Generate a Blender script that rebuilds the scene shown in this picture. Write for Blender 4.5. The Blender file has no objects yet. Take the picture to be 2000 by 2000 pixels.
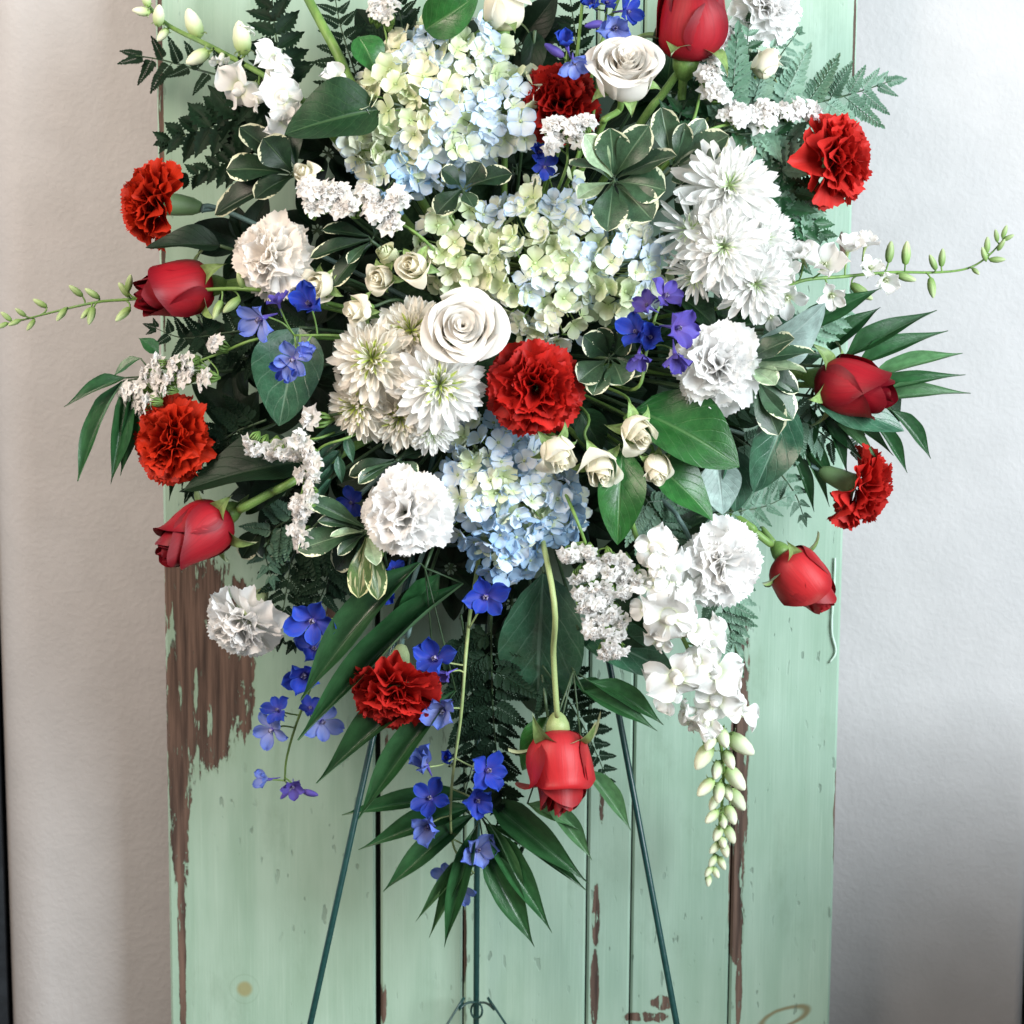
import bpy, math, random
import numpy as np
from mathutils import Vector, Matrix, Quaternion

# ---------------------------------------------------------------- scene, camera, light
SC = bpy.context.scene
COL = SC.collection
rnd = random.Random(7)
R = math.radians
TH, FL, DIST = R(9.0), 88.0, 2.2
TGT = Vector((0.0, -0.18, 1.1))
FW = Vector((0, math.cos(TH), -math.sin(TH)))
UP = Vector((0, math.sin(TH), math.cos(TH)))
RT = Vector((1, 0, 0))
CAM = TGT - FW * DIST
cam = bpy.data.cameras.new('camera')
camo = bpy.data.objects.new('camera', cam)
COL.objects.link(camo)
camo.location = CAM
camo.rotation_euler = (math.pi / 2 - TH, 0, 0)
cam.lens, cam.sensor_width = FL, 36.0
cam.clip_start, cam.clip_end = 0.05, 60
cam.dof.use_dof = True
cam.dof.focus_distance = 2.16
cam.dof.aperture_fstop = 9.0
SC.camera = camo

W = bpy.data.worlds.new('World')
SC.world = W
W.use_nodes = True
W.node_tree.nodes['Background'].inputs[0].default_value = (0.80, 0.88, 1.0, 1)
W.node_tree.nodes['Background'].inputs[1].default_value = 0.22

def area(name, loc, aim, sx, sy, energy, col, spread=180):
    l = bpy.data.lights.new(name, 'AREA')
    l.shape, l.size, l.size_y, l.energy, l.color = 'RECTANGLE', sx, sy, energy, col
    l.spread = R(spread)
    o = bpy.data.objects.new(name, l)
    COL.objects.link(o)
    o.location = loc
    o.rotation_mode = 'QUATERNION'
    o.rotation_quaternion = (Vector(aim) - Vector(loc)).to_track_quat('-Z', 'Y')
    return o
# a tall window to the right of the camera, a weaker warm room lamp on the left,
# a second window round the corner of the wall on the far left
area('window_light', (1.60, -1.62, 1.72), (0.05, -0.05, 1.10), 1.2, 1.5, 93, (0.88, 0.95, 1.0))
area('room_lamp', (-1.05, -1.15, 2.1), (-0.50, 0, 1.2), 0.8, 0.8, 13.5, (1.0, 0.83, 0.70), 120)
area('far_window_light', (-1.15, 0.25, 1.2), (-0.5, 0.12, 1.1), 0.5, 1.6, 4, (0.80, 0.92, 1.0))

SC.view_settings.view_transform = 'Standard'
SC.view_settings.look = 'None'
SC.view_settings.exposure = 0.28
SC.view_settings.gamma = 1.0
SC.cycles.use_denoising = True
SC.cycles.max_bounces = 7
SC.cycles.caustics_reflective = SC.cycles.caustics_refractive = False

# ---------------------------------------------------------------- placing
def P(px, py, y):
    """point of the vertical plane Y=y seen at photograph pixel (px, py)"""
    d = FW + RT * ((px - 1000) / 1000 * 18 / FL) + UP * ((1000 - py) / 1000 * 18 / FL)
    return CAM + d * ((y - CAM.y) / d.y)
def PX(y):
    """metres per photograph pixel near depth y"""
    return (y - CAM.y) / math.cos(TH) * 18 / FL / 1000
def DV(a):
    """direction given as (right, up, towards the viewer)"""
    return (RT * a[0] + UP * a[1] - FW * a[2]).normalized()
def YD(px, py):
    e = ((px - 985) / 900) ** 2 + ((py - 760) / 950) ** 2
    return -(0.055 + 0.16 * math.sqrt(max(0.0, 1 - e)))

# ---------------------------------------------------------------- node helper
class NT:
    def __init__(s, name):
        s.m = bpy.data.materials.new(name)
        s.m.use_nodes = True
        s.t = s.m.node_tree
        s.t.nodes.clear()
        s.out = s.t.nodes.new('ShaderNodeOutputMaterial')
    def add(s, typ, **kw):
        n = s.t.nodes.new('ShaderNode' + typ)
        for k, v in kw.items():
            setattr(n, k, v)
        return n
    def set(s, sock, v):
        if isinstance(v, bpy.types.NodeSocket):
            s.t.links.new(v, sock)
        elif v is not None:
            if hasattr(sock, 'default_value'):
                if sock.type == 'RGBA' and len(v) == 3:
                    v = (*v, 1)
                sock.default_value = v
    def math(s, op, a, b=None, c=None, clamp=False):
        n = s.add('Math', operation=op, use_clamp=clamp)
        s.set(n.inputs[0], a)
        if b is not None: s.set(n.inputs[1], b)
        if c is not None: s.set(n.inputs[2], c)
        return n.outputs[0]
    def mix(s, f, a, b, blend='MIX'):
        n = s.add('Mix', data_type='RGBA', blend_type=blend)
        s.set(n.inputs[0], f); s.set(n.inputs[6], a); s.set(n.inputs[7], b)
        return n.outputs[2]
    def step(s, v, lo, hi, a=0.0, b=1.0):
        n = s.add('MapRange', interpolation_type='SMOOTHSTEP')
        s.set(n.inputs[0], v)
        for i, q in enumerate((lo, hi, a, b)):
            s.set(n.inputs[1 + i], q)
        return n.outputs[0]
    def noise(s, vec, scale, detail=3.0, rough=0.55, dist=0.0, col=False):
        n = s.add('TexNoise')
        if vec is not None: s.set(n.inputs['Vector'], vec)
        n.inputs['Scale'].default_value = scale
        n.inputs['Detail'].default_value = detail
        n.inputs['Roughness'].default_value = rough
        n.inputs['Distortion'].default_value = dist
        return n.outputs['Color' if col else 'Fac']
    def mapping(s, vec, scale=(1, 1, 1), loc=(0, 0, 0)):
        n = s.add('Mapping')
        s.set(n.inputs[0], vec)
        n.inputs['Scale'].default_value = scale
        n.inputs['Location'].default_value = loc
        return n.outputs[0]
    def co(s, which='Object'):
        return s.add('TexCoord').outputs[which]
    def sep(s, v):
        n = s.add('SeparateXYZ'); s.set(n.inputs[0], v)
        return n.outputs
    def bump(s, h, strength=0.3, dist=0.002):
        n = s.add('Bump')
        n.inputs['Strength'].default_value = strength
        n.inputs['Distance'].default_value = dist
        s.set(n.inputs['Height'], h)
        return n.outputs[0]
    def pbr(s, col, rough=0.5, spec=0.5, normal=None, trans=0.0, tcol=None, sheen=0.0):
        b = s.add('BsdfPrincipled')
        s.set(b.inputs['Base Color'], col)
        s.set(b.inputs['Roughness'], rough)
        s.set(b.inputs['Specular IOR Level'], spec)
        if sheen: b.inputs['Sheen Weight'].default_value = sheen
        if normal is not None: s.set(b.inputs['Normal'], normal)
        sh = b.outputs[0]
        if trans:
            t = s.add('BsdfTranslucent')
            s.set(t.inputs[0], tcol if tcol is not None else col)
            mx = s.add('MixShader')
            mx.inputs[0].default_value = trans
            s.t.links.new(sh, mx.inputs[1]); s.t.links.new(t.outputs[0], mx.inputs[2])
            sh = mx.outputs[0]
        s.t.links.new(sh, s.out.inputs[0])
        return s.m

def petal_mat(name, base, tip, lo=0.0, hi=0.7, rough=0.55, spec=0.25, trans=0.22, var=0.10, streak=0.12, edge=None, sheen=0.0, bump=0.25):
    n = NT(name)
    uv = n.co('UV')
    x, y, _ = n.sep(uv)
    c = n.mix(n.step(y, lo, hi), base, tip)
    if edge:
        d = n.math('MAXIMUM', n.math('MULTIPLY', n.math('ABSOLUTE', n.math('SUBTRACT', x, 0.5)), 2.0), y)
        c = n.mix(n.step(d, 0.72, 1.0), c, edge)
    st = n.noise(n.mapping(uv, (26, 1.6, 1)), 1.6, 3.0)
    c = n.mix(n.math('MULTIPLY', n.step(st, 0.35, 0.75), streak), c, tuple(q * 0.70 for q in base))
    rv = n.add('ObjectInfo').outputs['Random']
    hs = n.add('HueSaturation')
    n.set(hs.inputs['Value'], n.math('MULTIPLY_ADD', rv, 2 * var, 1 - var))
    n.set(hs.inputs['Color'], c)
    c = hs.outputs[0]
    big = n.noise(n.mapping(uv, (3, 2, 1)), 2.0, 2.0)
    h = n.math('ADD', n.math('MULTIPLY', st, 0.5), n.math('MULTIPLY', big, 1.0))
    return n.pbr(c, rough, spec, n.bump(h, bump, 0.0006), trans, None, sheen)

def leaf_mat(name, col, under, vein, rough=0.34, veins=7.0, edge=None, trans=0.10, gloss=0.5, blotch=None):
    n = NT(name)
    uv = n.co('UV')
    x, y, _ = n.sep(uv)
    ob = n.co('Object')
    a = n.math('ABSOLUTE', n.math('SUBTRACT', x, 0.5))          # 0 midrib .. .5 edge
    nz = n.noise(n.mapping(uv, (4, 7, 1)), 1.0, 4.0)
    rv = n.add('ObjectInfo').outputs['Random']
    nz2 = n.noise(n.mapping(n.add('ObjectInfo').outputs['Location'], (90, 90, 90)), 1.0, 1.0)
    c = n.mix(n.step(nz, 0.3, 0.75), tuple(q * 0.72 for q in col), tuple(q * 1.25 for q in col))
    if blotch:
        c = n.mix(n.step(n.noise(n.mapping(uv, (6, 2.2, 1)), 1.0, 2.0), 0.52, 0.60), c, blotch)
    rib = n.step(a, 0.035, 0.010)
    ph = n.math('FRACT', n.math('ADD', n.math('SUBTRACT', n.math('MULTIPLY', y, veins), n.math('MULTIPLY', a, veins * 0.8)),
                                n.math('MULTIPLY', nz, 0.35)))
    sv = n.step(n.math('ABSOLUTE', n.math('SUBTRACT', ph, 0.5)), 0.075, 0.015)
    vm = n.math('MAXIMUM', rib, n.math('MULTIPLY', sv, 0.35)) if veins > 1 else rib
    c = n.mix(n.math('MULTIPLY', vm, 0.5), c, vein)
    if edge:
        en = n.noise(n.mapping(uv, (5, 17, 1), (0, 0, 0)), 1.0, 3.0)
        d = n.math('ADD', n.math('MULTIPLY', a, 2.0), n.math('MULTIPLY', n.step(y, 0.55, 1.0), 0.20))
        d = n.math('ADD', d, n.math('MULTIPLY', n.math('SUBTRACT', en, 0.5), 0.95))
        d = n.math('MULTIPLY', d, n.step(y, 0.10, 0.75))
        c = n.mix(n.step(d, 0.93, 0.99), c, edge)
    vo = n.add('TexVoronoi', feature='DISTANCE_TO_EDGE')
    n.set(vo.inputs['Vector'], n.mapping(uv, (14, 22, 1)))
    vo.inputs['Scale'].default_value = 1.0
    net = n.step(vo.outputs['Distance'], 0.09, 0.0)
    c = n.mix(n.math('MULTIPLY', net, 0.10), c, vein)
    spot = n.step(n.noise(n.mapping(uv, (9, 13, 1)), 1.3, 5.0, .7), 0.66, 0.74)
    c = n.mix(n.math('MULTIPLY', spot, 0.30), c, tuple(min(1, q * 2.2 + .02) for q in col))
    hs = n.add('HueSaturation')
    n.set(hs.inputs['Value'], n.math('MULTIPLY_ADD', rv, 0.5, 0.75))
    n.set(hs.inputs['Color'], c)
    bf = n.add('NewGeometry').outputs['Backfacing']
    c = n.mix(bf, hs.outputs[0], n.mix(n.math('MULTIPLY', vm, 0.4), under, vein))
    h = n.math('SUBTRACT', n.math('MULTIPLY', nz, 0.6), n.math('ADD', n.math('MULTIPLY', vm, 0.9), n.math('MULTIPLY', net, 0.05)))
    rg = n.math('ADD', n.math('MULTIPLY', nz, 0.14), rough - 0.07)
    return n.pbr(c, rg, gloss, n.bump(h, 0.5, 0.0012), trans)

def plain_mat(name, a, b, scale=300, rough=0.5, spec=0.4, stretch=(1, 1, 1), bump=0.2, trans=0.0):
    n = NT(name)
    v = n.mapping(n.co('Object'), stretch)
    z = n.noise(v, scale, 4.0)
    return n.pbr(n.mix(n.step(z, 0.3, 0.7), a, b), rough, spec, n.bump(z, bump, 0.001), trans)

M = {}
M['red_rose'] = petal_mat('red_rose_petal', (0.20, 0.003, 0.010), (0.31, 0.006, 0.014), rough=0.50, spec=0.32, trans=0.10, streak=0.35, edge=(0.15, 0.002, 0.008), bump=0.6)
M['coral_rose'] = petal_mat('light_red_rose_petal', (0.34, 0.022, 0.028), (0.46, 0.018, 0.022), rough=0.48, spec=0.34, trans=0.12, streak=0.35, edge=(0.27, 0.008, 0.012), bump=0.6)
M['white_rose'] = petal_mat('white_rose_petal', (0.82, 0.72, 0.54), (0.84, 0.81, 0.75), 0.0, 0.6, trans=0.32, var=0.03, streak=0.04)
M['cream_rose'] = petal_mat('cream_rose_petal', (0.74, 0.76, 0.44), (0.90, 0.87, 0.74), 0.0, 0.6, trans=0.38, var=0.04, streak=0.05)
M['green_bud'] = petal_mat('green_rose_petal', (0.42, 0.52, 0.20), (0.68, 0.72, 0.48), 0.0, 0.8, trans=0.2)
M['red_carn'] = petal_mat('red_carnation_petal', (0.218, 0.0031, 0.0047), (0.452, 0.0125, 0.0078), 0.2, 0.95, rough=0.6, trans=0.22, var=0.18, streak=0.3)
M['orange_carn'] = petal_mat('orange_red_carnation_petal', (0.265, 0.0047, 0.0031), (0.515, 0.0265, 0.0062), 0.2, 0.95, rough=0.6, trans=0.24, var=0.18, streak=0.3)
M['deep_carn'] = petal_mat('deep_red_carnation_petal', (0.156, 0.0023, 0.0031), (0.328, 0.0078, 0.0047), 0.2, 0.95, rough=0.6, trans=0.22, var=0.18, streak=0.3)
M['coral_carn'] = petal_mat('coral_carnation_petal', (0.351, 0.0094, 0.0094), (0.562, 0.0265, 0.0203), 0.2, 0.95, rough=0.6, trans=0.26, var=0.14, streak=0.25)
M['white_carn'] = petal_mat('white_carnation_petal', (0.90, 0.90, 0.82), (0.94, 0.935, 0.92), 0.0, 0.5, rough=0.65, trans=0.45, var=0.03, streak=0.07)
M['blush_carn'] = petal_mat('blush_carnation_petal', (0.88, 0.84, 0.76), (0.92, 0.89, 0.84), 0.0, 0.5, rough=0.65, trans=0.42, var=0.03, streak=0.10)
M['mum'] = petal_mat('white_mum_petal', (0.74, 0.82, 0.50), (0.91, 0.91, 0.89), 0.0, 0.30, trans=0.42, var=0.03, streak=0.05)
M['mum_warm'] = petal_mat('cream_mum_petal', (0.66, 0.74, 0.34), (0.89, 0.86, 0.79), 0.0, 0.45, trans=0.40, var=0.04, streak=0.06)
M['mum_eye'] = petal_mat('green_mum_petal', (0.36, 0.50, 0.07), (0.70, 0.78, 0.28), 0.0, 1.0, trans=0.2, var=0.1)
M['mum_eye_pale'] = petal_mat('pale_green_mum_petal', (0.48, 0.66, 0.28), (0.78, 0.84, 0.66), 0.0, 1.0, trans=0.2, var=0.1)
M['hyd_cream'] = petal_mat('cream_hydrangea_petal', (0.56, 0.64, 0.32), (0.82, 0.82, 0.64), 0.0, 0.7, trans=0.25, var=0.08, streak=0.12)
M['hyd_green'] = petal_mat('green_hydrangea_petal', (0.48, 0.60, 0.28), (0.72, 0.79, 0.57), 0.0, 0.8, trans=0.25, var=0.10, streak=0.14)
M['hyd_white'] = petal_mat('white_hydrangea_petal', (0.66, 0.75, 0.42), (0.85, 0.88, 0.76), 0.0, 0.5, trans=0.3, var=0.05, streak=0.10, edge=(0.66, 0.74, 0.80))
M['hyd_pale'] = petal_mat('pale_blue_hydrangea_petal', (0.66, 0.74, 0.62), (0.68, 0.77, 0.86), 0.0, 0.5, trans=0.25, var=0.07, streak=0.10, edge=(0.50, 0.66, 0.88))
M['hyd_blue'] = petal_mat('blue_hydrangea_petal', (0.48, 0.62, 0.70), (0.40, 0.58, 0.78), 0.0, 0.6, trans=0.25, var=0.12, streak=0.12, edge=(0.28, 0.48, 0.74))
M['delph'] = petal_mat('blue_delphinium_petal', (0.08, 0.08, 0.40), (0.012, 0.045, 0.40), 0.0, 0.55, trans=0.22, var=0.30, streak=0.6, edge=(0.02, 0.08, 0.48))
M['delph_violet'] = petal_mat('violet_delphinium_petal', (0.16, 0.10, 0.36), (0.10, 0.08, 0.40), 0.0, 0.6, trans=0.25, var=0.25, streak=0.45)
M['delph_light'] = petal_mat('light_blue_delphinium_petal', (0.36, 0.39, 0.72), (0.17, 0.26, 0.72), 0.0, 0.8, trans=0.28, var=0.22, streak=0.5, edge=(0.09, 0.16, 0.60))
M['delph_eye'] = plain_mat('delphinium_eye', (0.60, 0.55, 0.68), (0.10, 0.08, 0.20), 900)
M['spur'] = plain_mat('delphinium_spur', (0.06, 0.05, 0.34), (0.14, 0.10, 0.42), 400)
M['statice'] = petal_mat('white_statice_petal', (0.86, 0.87, 0.78), (0.92, 0.91, 0.89), 0.0, 0.4, rough=0.9, spec=0.05, trans=0.5, var=0.02, streak=0.04, bump=0.1)
M['snap'] = petal_mat('white_snapdragon_petal', (0.80, 0.85, 0.60), (0.90, 0.90, 0.88), 0.0, 0.40, trans=0.40, var=0.03, streak=0.06)
M['bud'] = petal_mat('pale_bud', (0.34, 0.50, 0.16), (0.76, 0.79, 0.60), 0.10, 0.75, trans=0.12, var=0.06, streak=0.12)
M['lark_bud'] = petal_mat('green_bud_striped', (0.20, 0.34, 0.09), (0.54, 0.64, 0.36), 0.1, 1.0, trans=0.12, var=0.15, streak=0.65)
M['stem'] = plain_mat('green_stem', (0.10, 0.20, 0.045), (0.17, 0.29, 0.07), 120, stretch=(1, 1, 0.2), rough=0.45)
M['pale_stem'] = plain_mat('pale_green_stem', (0.24, 0.34, 0.13), (0.36, 0.42, 0.18), 120, rough=0.45)
M['dark_stem'] = plain_mat('dark_green_stem', (0.022, 0.05, 0.022), (0.045, 0.085, 0.035), 160, rough=0.45)
M['blue_stem'] = plain_mat('bluish_green_stem', (0.05, 0.11, 0.10), (0.16, 0.24, 0.22), 160, rough=0.5)
M['sepal'] = leaf_mat('rose_sepal', (0.20, 0.32, 0.10), (0.42, 0.50, 0.30), (0.34, 0.44, 0.2), veins=0, rough=0.5)
M['calyx'] = plain_mat('carnation_calyx', (0.09, 0.17, 0.07), (0.17, 0.27, 0.11), 150, rough=0.5)
M['calyx_pale'] = plain_mat('pale_carnation_calyx', (0.30, 0.40, 0.18), (0.42, 0.50, 0.28), 90, rough=0.5)
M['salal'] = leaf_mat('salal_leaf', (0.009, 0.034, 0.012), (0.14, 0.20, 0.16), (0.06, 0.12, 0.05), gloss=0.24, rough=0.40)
M['salal_bright'] = leaf_mat('bright_salal_leaf', (0.018, 0.110, 0.020), (0.16, 0.26, 0.14), (0.10, 0.22, 0.07))
M['salal_grey'] = leaf_mat('leaf_underside', (0.20, 0.28, 0.25), (0.22, 0.30, 0.27), (0.32, 0.40, 0.36), rough=0.5)
M['shade'] = leaf_mat('shade_painted_salal_leaf', (0.005, 0.018, 0.007), (0.02, 0.035, 0.024), (0.014, 0.03, 0.014), rough=0.5, gloss=0.25)  # darker copy of salal: shade among the flowers is put into its colour
M['galax'] = leaf_mat('veined_leaf', (0.030, 0.098, 0.054), (0.12, 0.20, 0.15), (0.19, 0.31, 0.23), veins=5.0, rough=0.30)
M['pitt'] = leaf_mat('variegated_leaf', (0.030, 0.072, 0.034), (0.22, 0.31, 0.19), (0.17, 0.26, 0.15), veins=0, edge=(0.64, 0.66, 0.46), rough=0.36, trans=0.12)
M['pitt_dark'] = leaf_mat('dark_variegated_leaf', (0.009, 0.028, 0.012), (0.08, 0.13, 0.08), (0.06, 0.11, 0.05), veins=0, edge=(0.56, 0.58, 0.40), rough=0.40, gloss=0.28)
M['pitt_blotch'] = leaf_mat('blotched_variegated_leaf', (0.065, 0.120, 0.034), (0.22, 0.31, 0.17), (0.26, 0.34, 0.15), veins=0, edge=(0.62, 0.62, 0.34), blotch=(0.36, 0.36, 0.20))
M['pitt_pale'] = leaf_mat('pale_variegated_leaf', (0.24, 0.34, 0.20), (0.30, 0.40, 0.26), (0.40, 0.48, 0.34), veins=0, edge=(0.60, 0.66, 0.48), rough=0.45)
M['palm'] = leaf_mat('palm_leaf', (0.020, 0.082, 0.026), (0.085, 0.20, 0.085), (0.05, 0.14, 0.05), veins=0, rough=0.32)
M['palm_pale'] = leaf_mat('pale_palm_leaf', (0.075, 0.19, 0.075), (0.13, 0.25, 0.13), (0.13, 0.25, 0.12), veins=0, rough=0.36, trans=0.2)
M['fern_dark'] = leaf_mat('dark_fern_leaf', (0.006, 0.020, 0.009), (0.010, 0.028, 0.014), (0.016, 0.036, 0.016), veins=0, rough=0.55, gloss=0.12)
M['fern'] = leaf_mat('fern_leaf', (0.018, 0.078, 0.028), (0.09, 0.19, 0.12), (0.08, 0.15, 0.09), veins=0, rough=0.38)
M['fern_pale'] = leaf_mat('pale_fern_leaf', (0.17, 0.31, 0.21), (0.19, 0.33, 0.24), (0.28, 0.42, 0.32), veins=0, rough=0.45, trans=0.2)
M['wire'] = plain_mat('green_wire', (0.004, 0.034, 0.032), (0.007, 0.046, 0.042), 200, rough=0.32, spec=0.45)
M['foam'] = plain_mat('floral_foam', (0.012, 0.04, 0.016), (0.03, 0.07, 0.03), 300, rough=0.95)

# ---------------------------------------------------------------- meshes
def mk_mesh(name, verts, faces, mat, uvs=None, smooth=True):
    me = bpy.data.meshes.new(name)
    me.from_pydata([tuple(v) for v in verts], [], [tuple(f) for f in faces])
    if uvs is not None:
        li = np.empty(len(me.loops), dtype=np.int32)
        me.loops.foreach_get('vertex_index', li)
        lay = me.uv_layers.new(name='UVMap')
        lay.data.foreach_set('uv', np.asarray(uvs, dtype=np.float32)[li].ravel())
    if smooth:
        me.polygons.foreach_set('use_smooth', np.ones(len(me.polygons), dtype=bool))
    if mat is not None:
        me.materials.append(mat)
    me.update()
    return me

def grid(fn, nu, nv, closed=False):
    """fn(u -1..1, v 0..1) -> xyz ; returns verts, faces, uvs"""
    us = np.linspace(-1, 1, nu); vs = np.linspace(0, 1, nv)
    V, UV = [], []
    for v in vs:
        for u in us:
            V.append(fn(u, v)); UV.append(((u + 1) / 2, v))
    F = [(j * nu + i, j * nu + i + 1, (j + 1) * nu + i + 1, (j + 1) * nu + i) for j in range(nv - 1) for i in range(nu - 1)]
    return V, F, UV

def join(parts):
    V, F, UV = [], [], []
    for v, f, uv in parts:
        o = len(V)
        V += [tuple(q) for q in v]; UV += list(uv)
        F += [tuple(i + o for i in q) for q in f]
    return V, F, UV

def xform(part, m):
    return [m @ Vector(v) for v in part[0]], part[1], part[2]

def tube(pts, radii, sides=7, cap=True):
    pts = [Vector(p) for p in pts]
    n = len(pts)
    if not isinstance(radii, (list, tuple)):
        radii = [radii] * n
    V, F, UV = [], [], []
    nx = None
    for i, p in enumerate(pts):
        t = (pts[min(i + 1, n - 1)] - pts[max(i - 1, 0)]).normalized()
        if nx is None:
            nx = t.orthogonal().normalized()
        nx = (nx - t * nx.dot(t)).normalized()
        ny = t.cross(nx)
        for k in range(sides):
            a = 2 * math.pi * k / sides
            V.append(p + (nx * math.cos(a) + ny * math.sin(a)) * radii[i])
            UV.append((k / sides, i / max(1, n - 1)))
    for i in range(n - 1):
        for k in range(sides):
            k2 = (k + 1) % sides
            F.append((i * sides + k, i * sides + k2, (i + 1) * sides + k2, (i + 1) * sides + k))
    if cap:
        F.append(tuple(range(sides))[::-1]); F.append(tuple((n - 1) * sides + k for k in range(sides)))
    return V, F, UV

def lathe(prof, sides=14, wob=None):
    V, F, UV = [], [], []
    for j, (r, z) in enumerate(prof):
        for k in range(sides):
            a = 2 * math.pi * k / sides
            q = r * (wob(a, j / (len(prof) - 1)) if wob else 1)
            V.append((q * math.cos(a), q * math.sin(a), z)); UV.append((k / sides, j / (len(prof) - 1)))
    for j in range(len(prof) - 1):
        for k in range(sides):
            k2 = (k + 1) % sides
            F.append((j * sides + k, j * sides + k2, (j + 1) * sides + k2, (j + 1) * sides + k))
    return V, F, UV

def spline(pts, per=6):
    pts = [Vector(p) for p in pts]
    if len(pts) < 3:
        return [pts[0].lerp(pts[-1], i / per) for i in range(per + 1)]
    ext = [pts[0] * 2 - pts[1]] + pts + [pts[-1] * 2 - pts[-2]]
    out = []
    for i in range(1, len(ext) - 2):
        p0, p1, p2, p3 = ext[i - 1:i + 3]
        for k in range(per):
            t = k / per
            out.append(0.5 * ((2 * p1) + (p2 - p0) * t + (2 * p0 - 5 * p1 + 4 * p2 - p3) * t * t + (3 * p1 - p0 - 3 * p2 + p3) * t ** 3))
    out.append(pts[-1])
    return out

def ss(x, a=0.0, b=1.0):
    t = min(1.0, max(0.0, (x - a) / (b - a)))
    return t * t * (3 - 2 * t)

_cache = {}
def cached(key, make):
    if key not in _cache:
        _cache[key] = make()
    return _cache[key]

# ---------------------------------------------------------------- objects
def thing(name, label, cat, loc, quat=None, scale=1.0, group=None):
    o = bpy.data.objects.new(name, None)
    COL.objects.link(o)
    o.empty_display_size = 0.01
    o.location = loc
    o.rotation_mode = 'QUATERNION'
    q = quat if quat is not None else Quaternion()
    o.rotation_quaternion = q
    o.scale = (scale,) * 3
    o['label'], o['category'] = label, cat
    if group: o['group'] = group
    return o, Matrix.LocRotScale(Vector(loc), q, Vector((scale,) * 3))

def part(name, me, parent, m=None):
    o = bpy.data.objects.new(name, me)
    COL.objects.link(o)
    o.parent = parent
    if m is not None:
        o.matrix_basis = m
    return o

def frame_z(axis, roll=0.0):
    q = Vector(axis).to_track_quat('Z', 'Y')
    return q @ Quaternion((0, 0, 1), roll)

def world_tube(name, pts, radii, parent, RM, mat, sides=7):
    inv = RM.inverted()
    V, F, UV = tube(pts, radii, sides)
    return part(name, mk_mesh(name, [inv @ v for v in V], F, mat, UV), parent)

CORE = (980, 690)
def core_pt(px, py):
    return P(CORE[0] + (px - CORE[0]) * 0.16, CORE[1] + (py - CORE[1]) * 0.22, -0.052)

def blade_m(b, t, hint, width):
    """matrix that lays a unit blade (along +Y) from b to t, facing hint, `width` wide in metres"""
    y = (t - b); L = y.length; y = y / L
    z = (hint - y * hint.dot(y)).normalized()
    x = y.cross(z)
    m = Matrix((x * width, y * L, z * L)).transposed().to_4x4()
    m.translation = b
    return m
# ---------------------------------------------------------------- flower shapes
def bez(p, t):
    a = 1 - t
    return (a ** 3 * p[0][0] + 3 * a * a * t * p[1][0] + 3 * a * t * t * p[2][0] + t ** 3 * p[3][0],
            a ** 3 * p[0][1] + 3 * a * a * t * p[1][1] + 3 * a * t * t * p[2][1] + t ** 3 * p[3][1])
CLOSED = ((0.03, 0.0), (0.49, -0.03), (0.40, 0.60), (0.16, 1.0))
OPEN = ((0.03, 0.02), (0.66, -0.02), (0.70, 0.50), (1.06, 0.60))

def rose_petal(phi, k, Wd, op, h, lip, sp, seed, nu=15, nv=13, tap=0.42):
    r_ = random.Random(seed)
    ph1, ph2, tilt = r_.uniform(0, 6), r_.uniform(0, 6), r_.uniform(-.05, .05)
    fold = r_.choice((-1, 1))
    def f(u, v):
        vv = v * (1 - (0.17 + 0.30 * tap) * abs(u) ** 2.8) + (0.03 + .10 * tap) * (1 - abs(u)) ** 2 * v ** 4 + 0.012 * math.sin(3.1 * u + ph1) * v * v
        a = bez(CLOSED, vv); b = bez(OPEN, vv)
        r = (a[0] * (1 - op) + b[0] * op) * k
        z = (a[1] * (1 - op) + b[1] * op) * h
        r *= 1 + sp * u
        c = max(0.0, vv - 0.72)
        r += lip * c * c * 1.5
        z -= lip * lip * c * c * 0.8
        r += 0.030 * abs(u) ** 4 * vv * (0.35 + k) + 0.05 * lip * max(0, u * fold) ** 3 * v ** 3
        r += 0.010 * math.sin(5 * u + ph2) * v ** 2 + 0.010 * k * math.sin(3.2 * u + ph1 * 2) * math.sin(4.5 * v + ph2)
        ang = phi + Wd * u * (0.40 + 0.60 * ss(vv, 0, 0.5)) * (1 - tap * ss(vv, 0.50, 1))
        z += tilt * u * v
        return (r * math.cos(ang), r * math.sin(ang), z)
    return grid(f, nu, nv)

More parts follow.
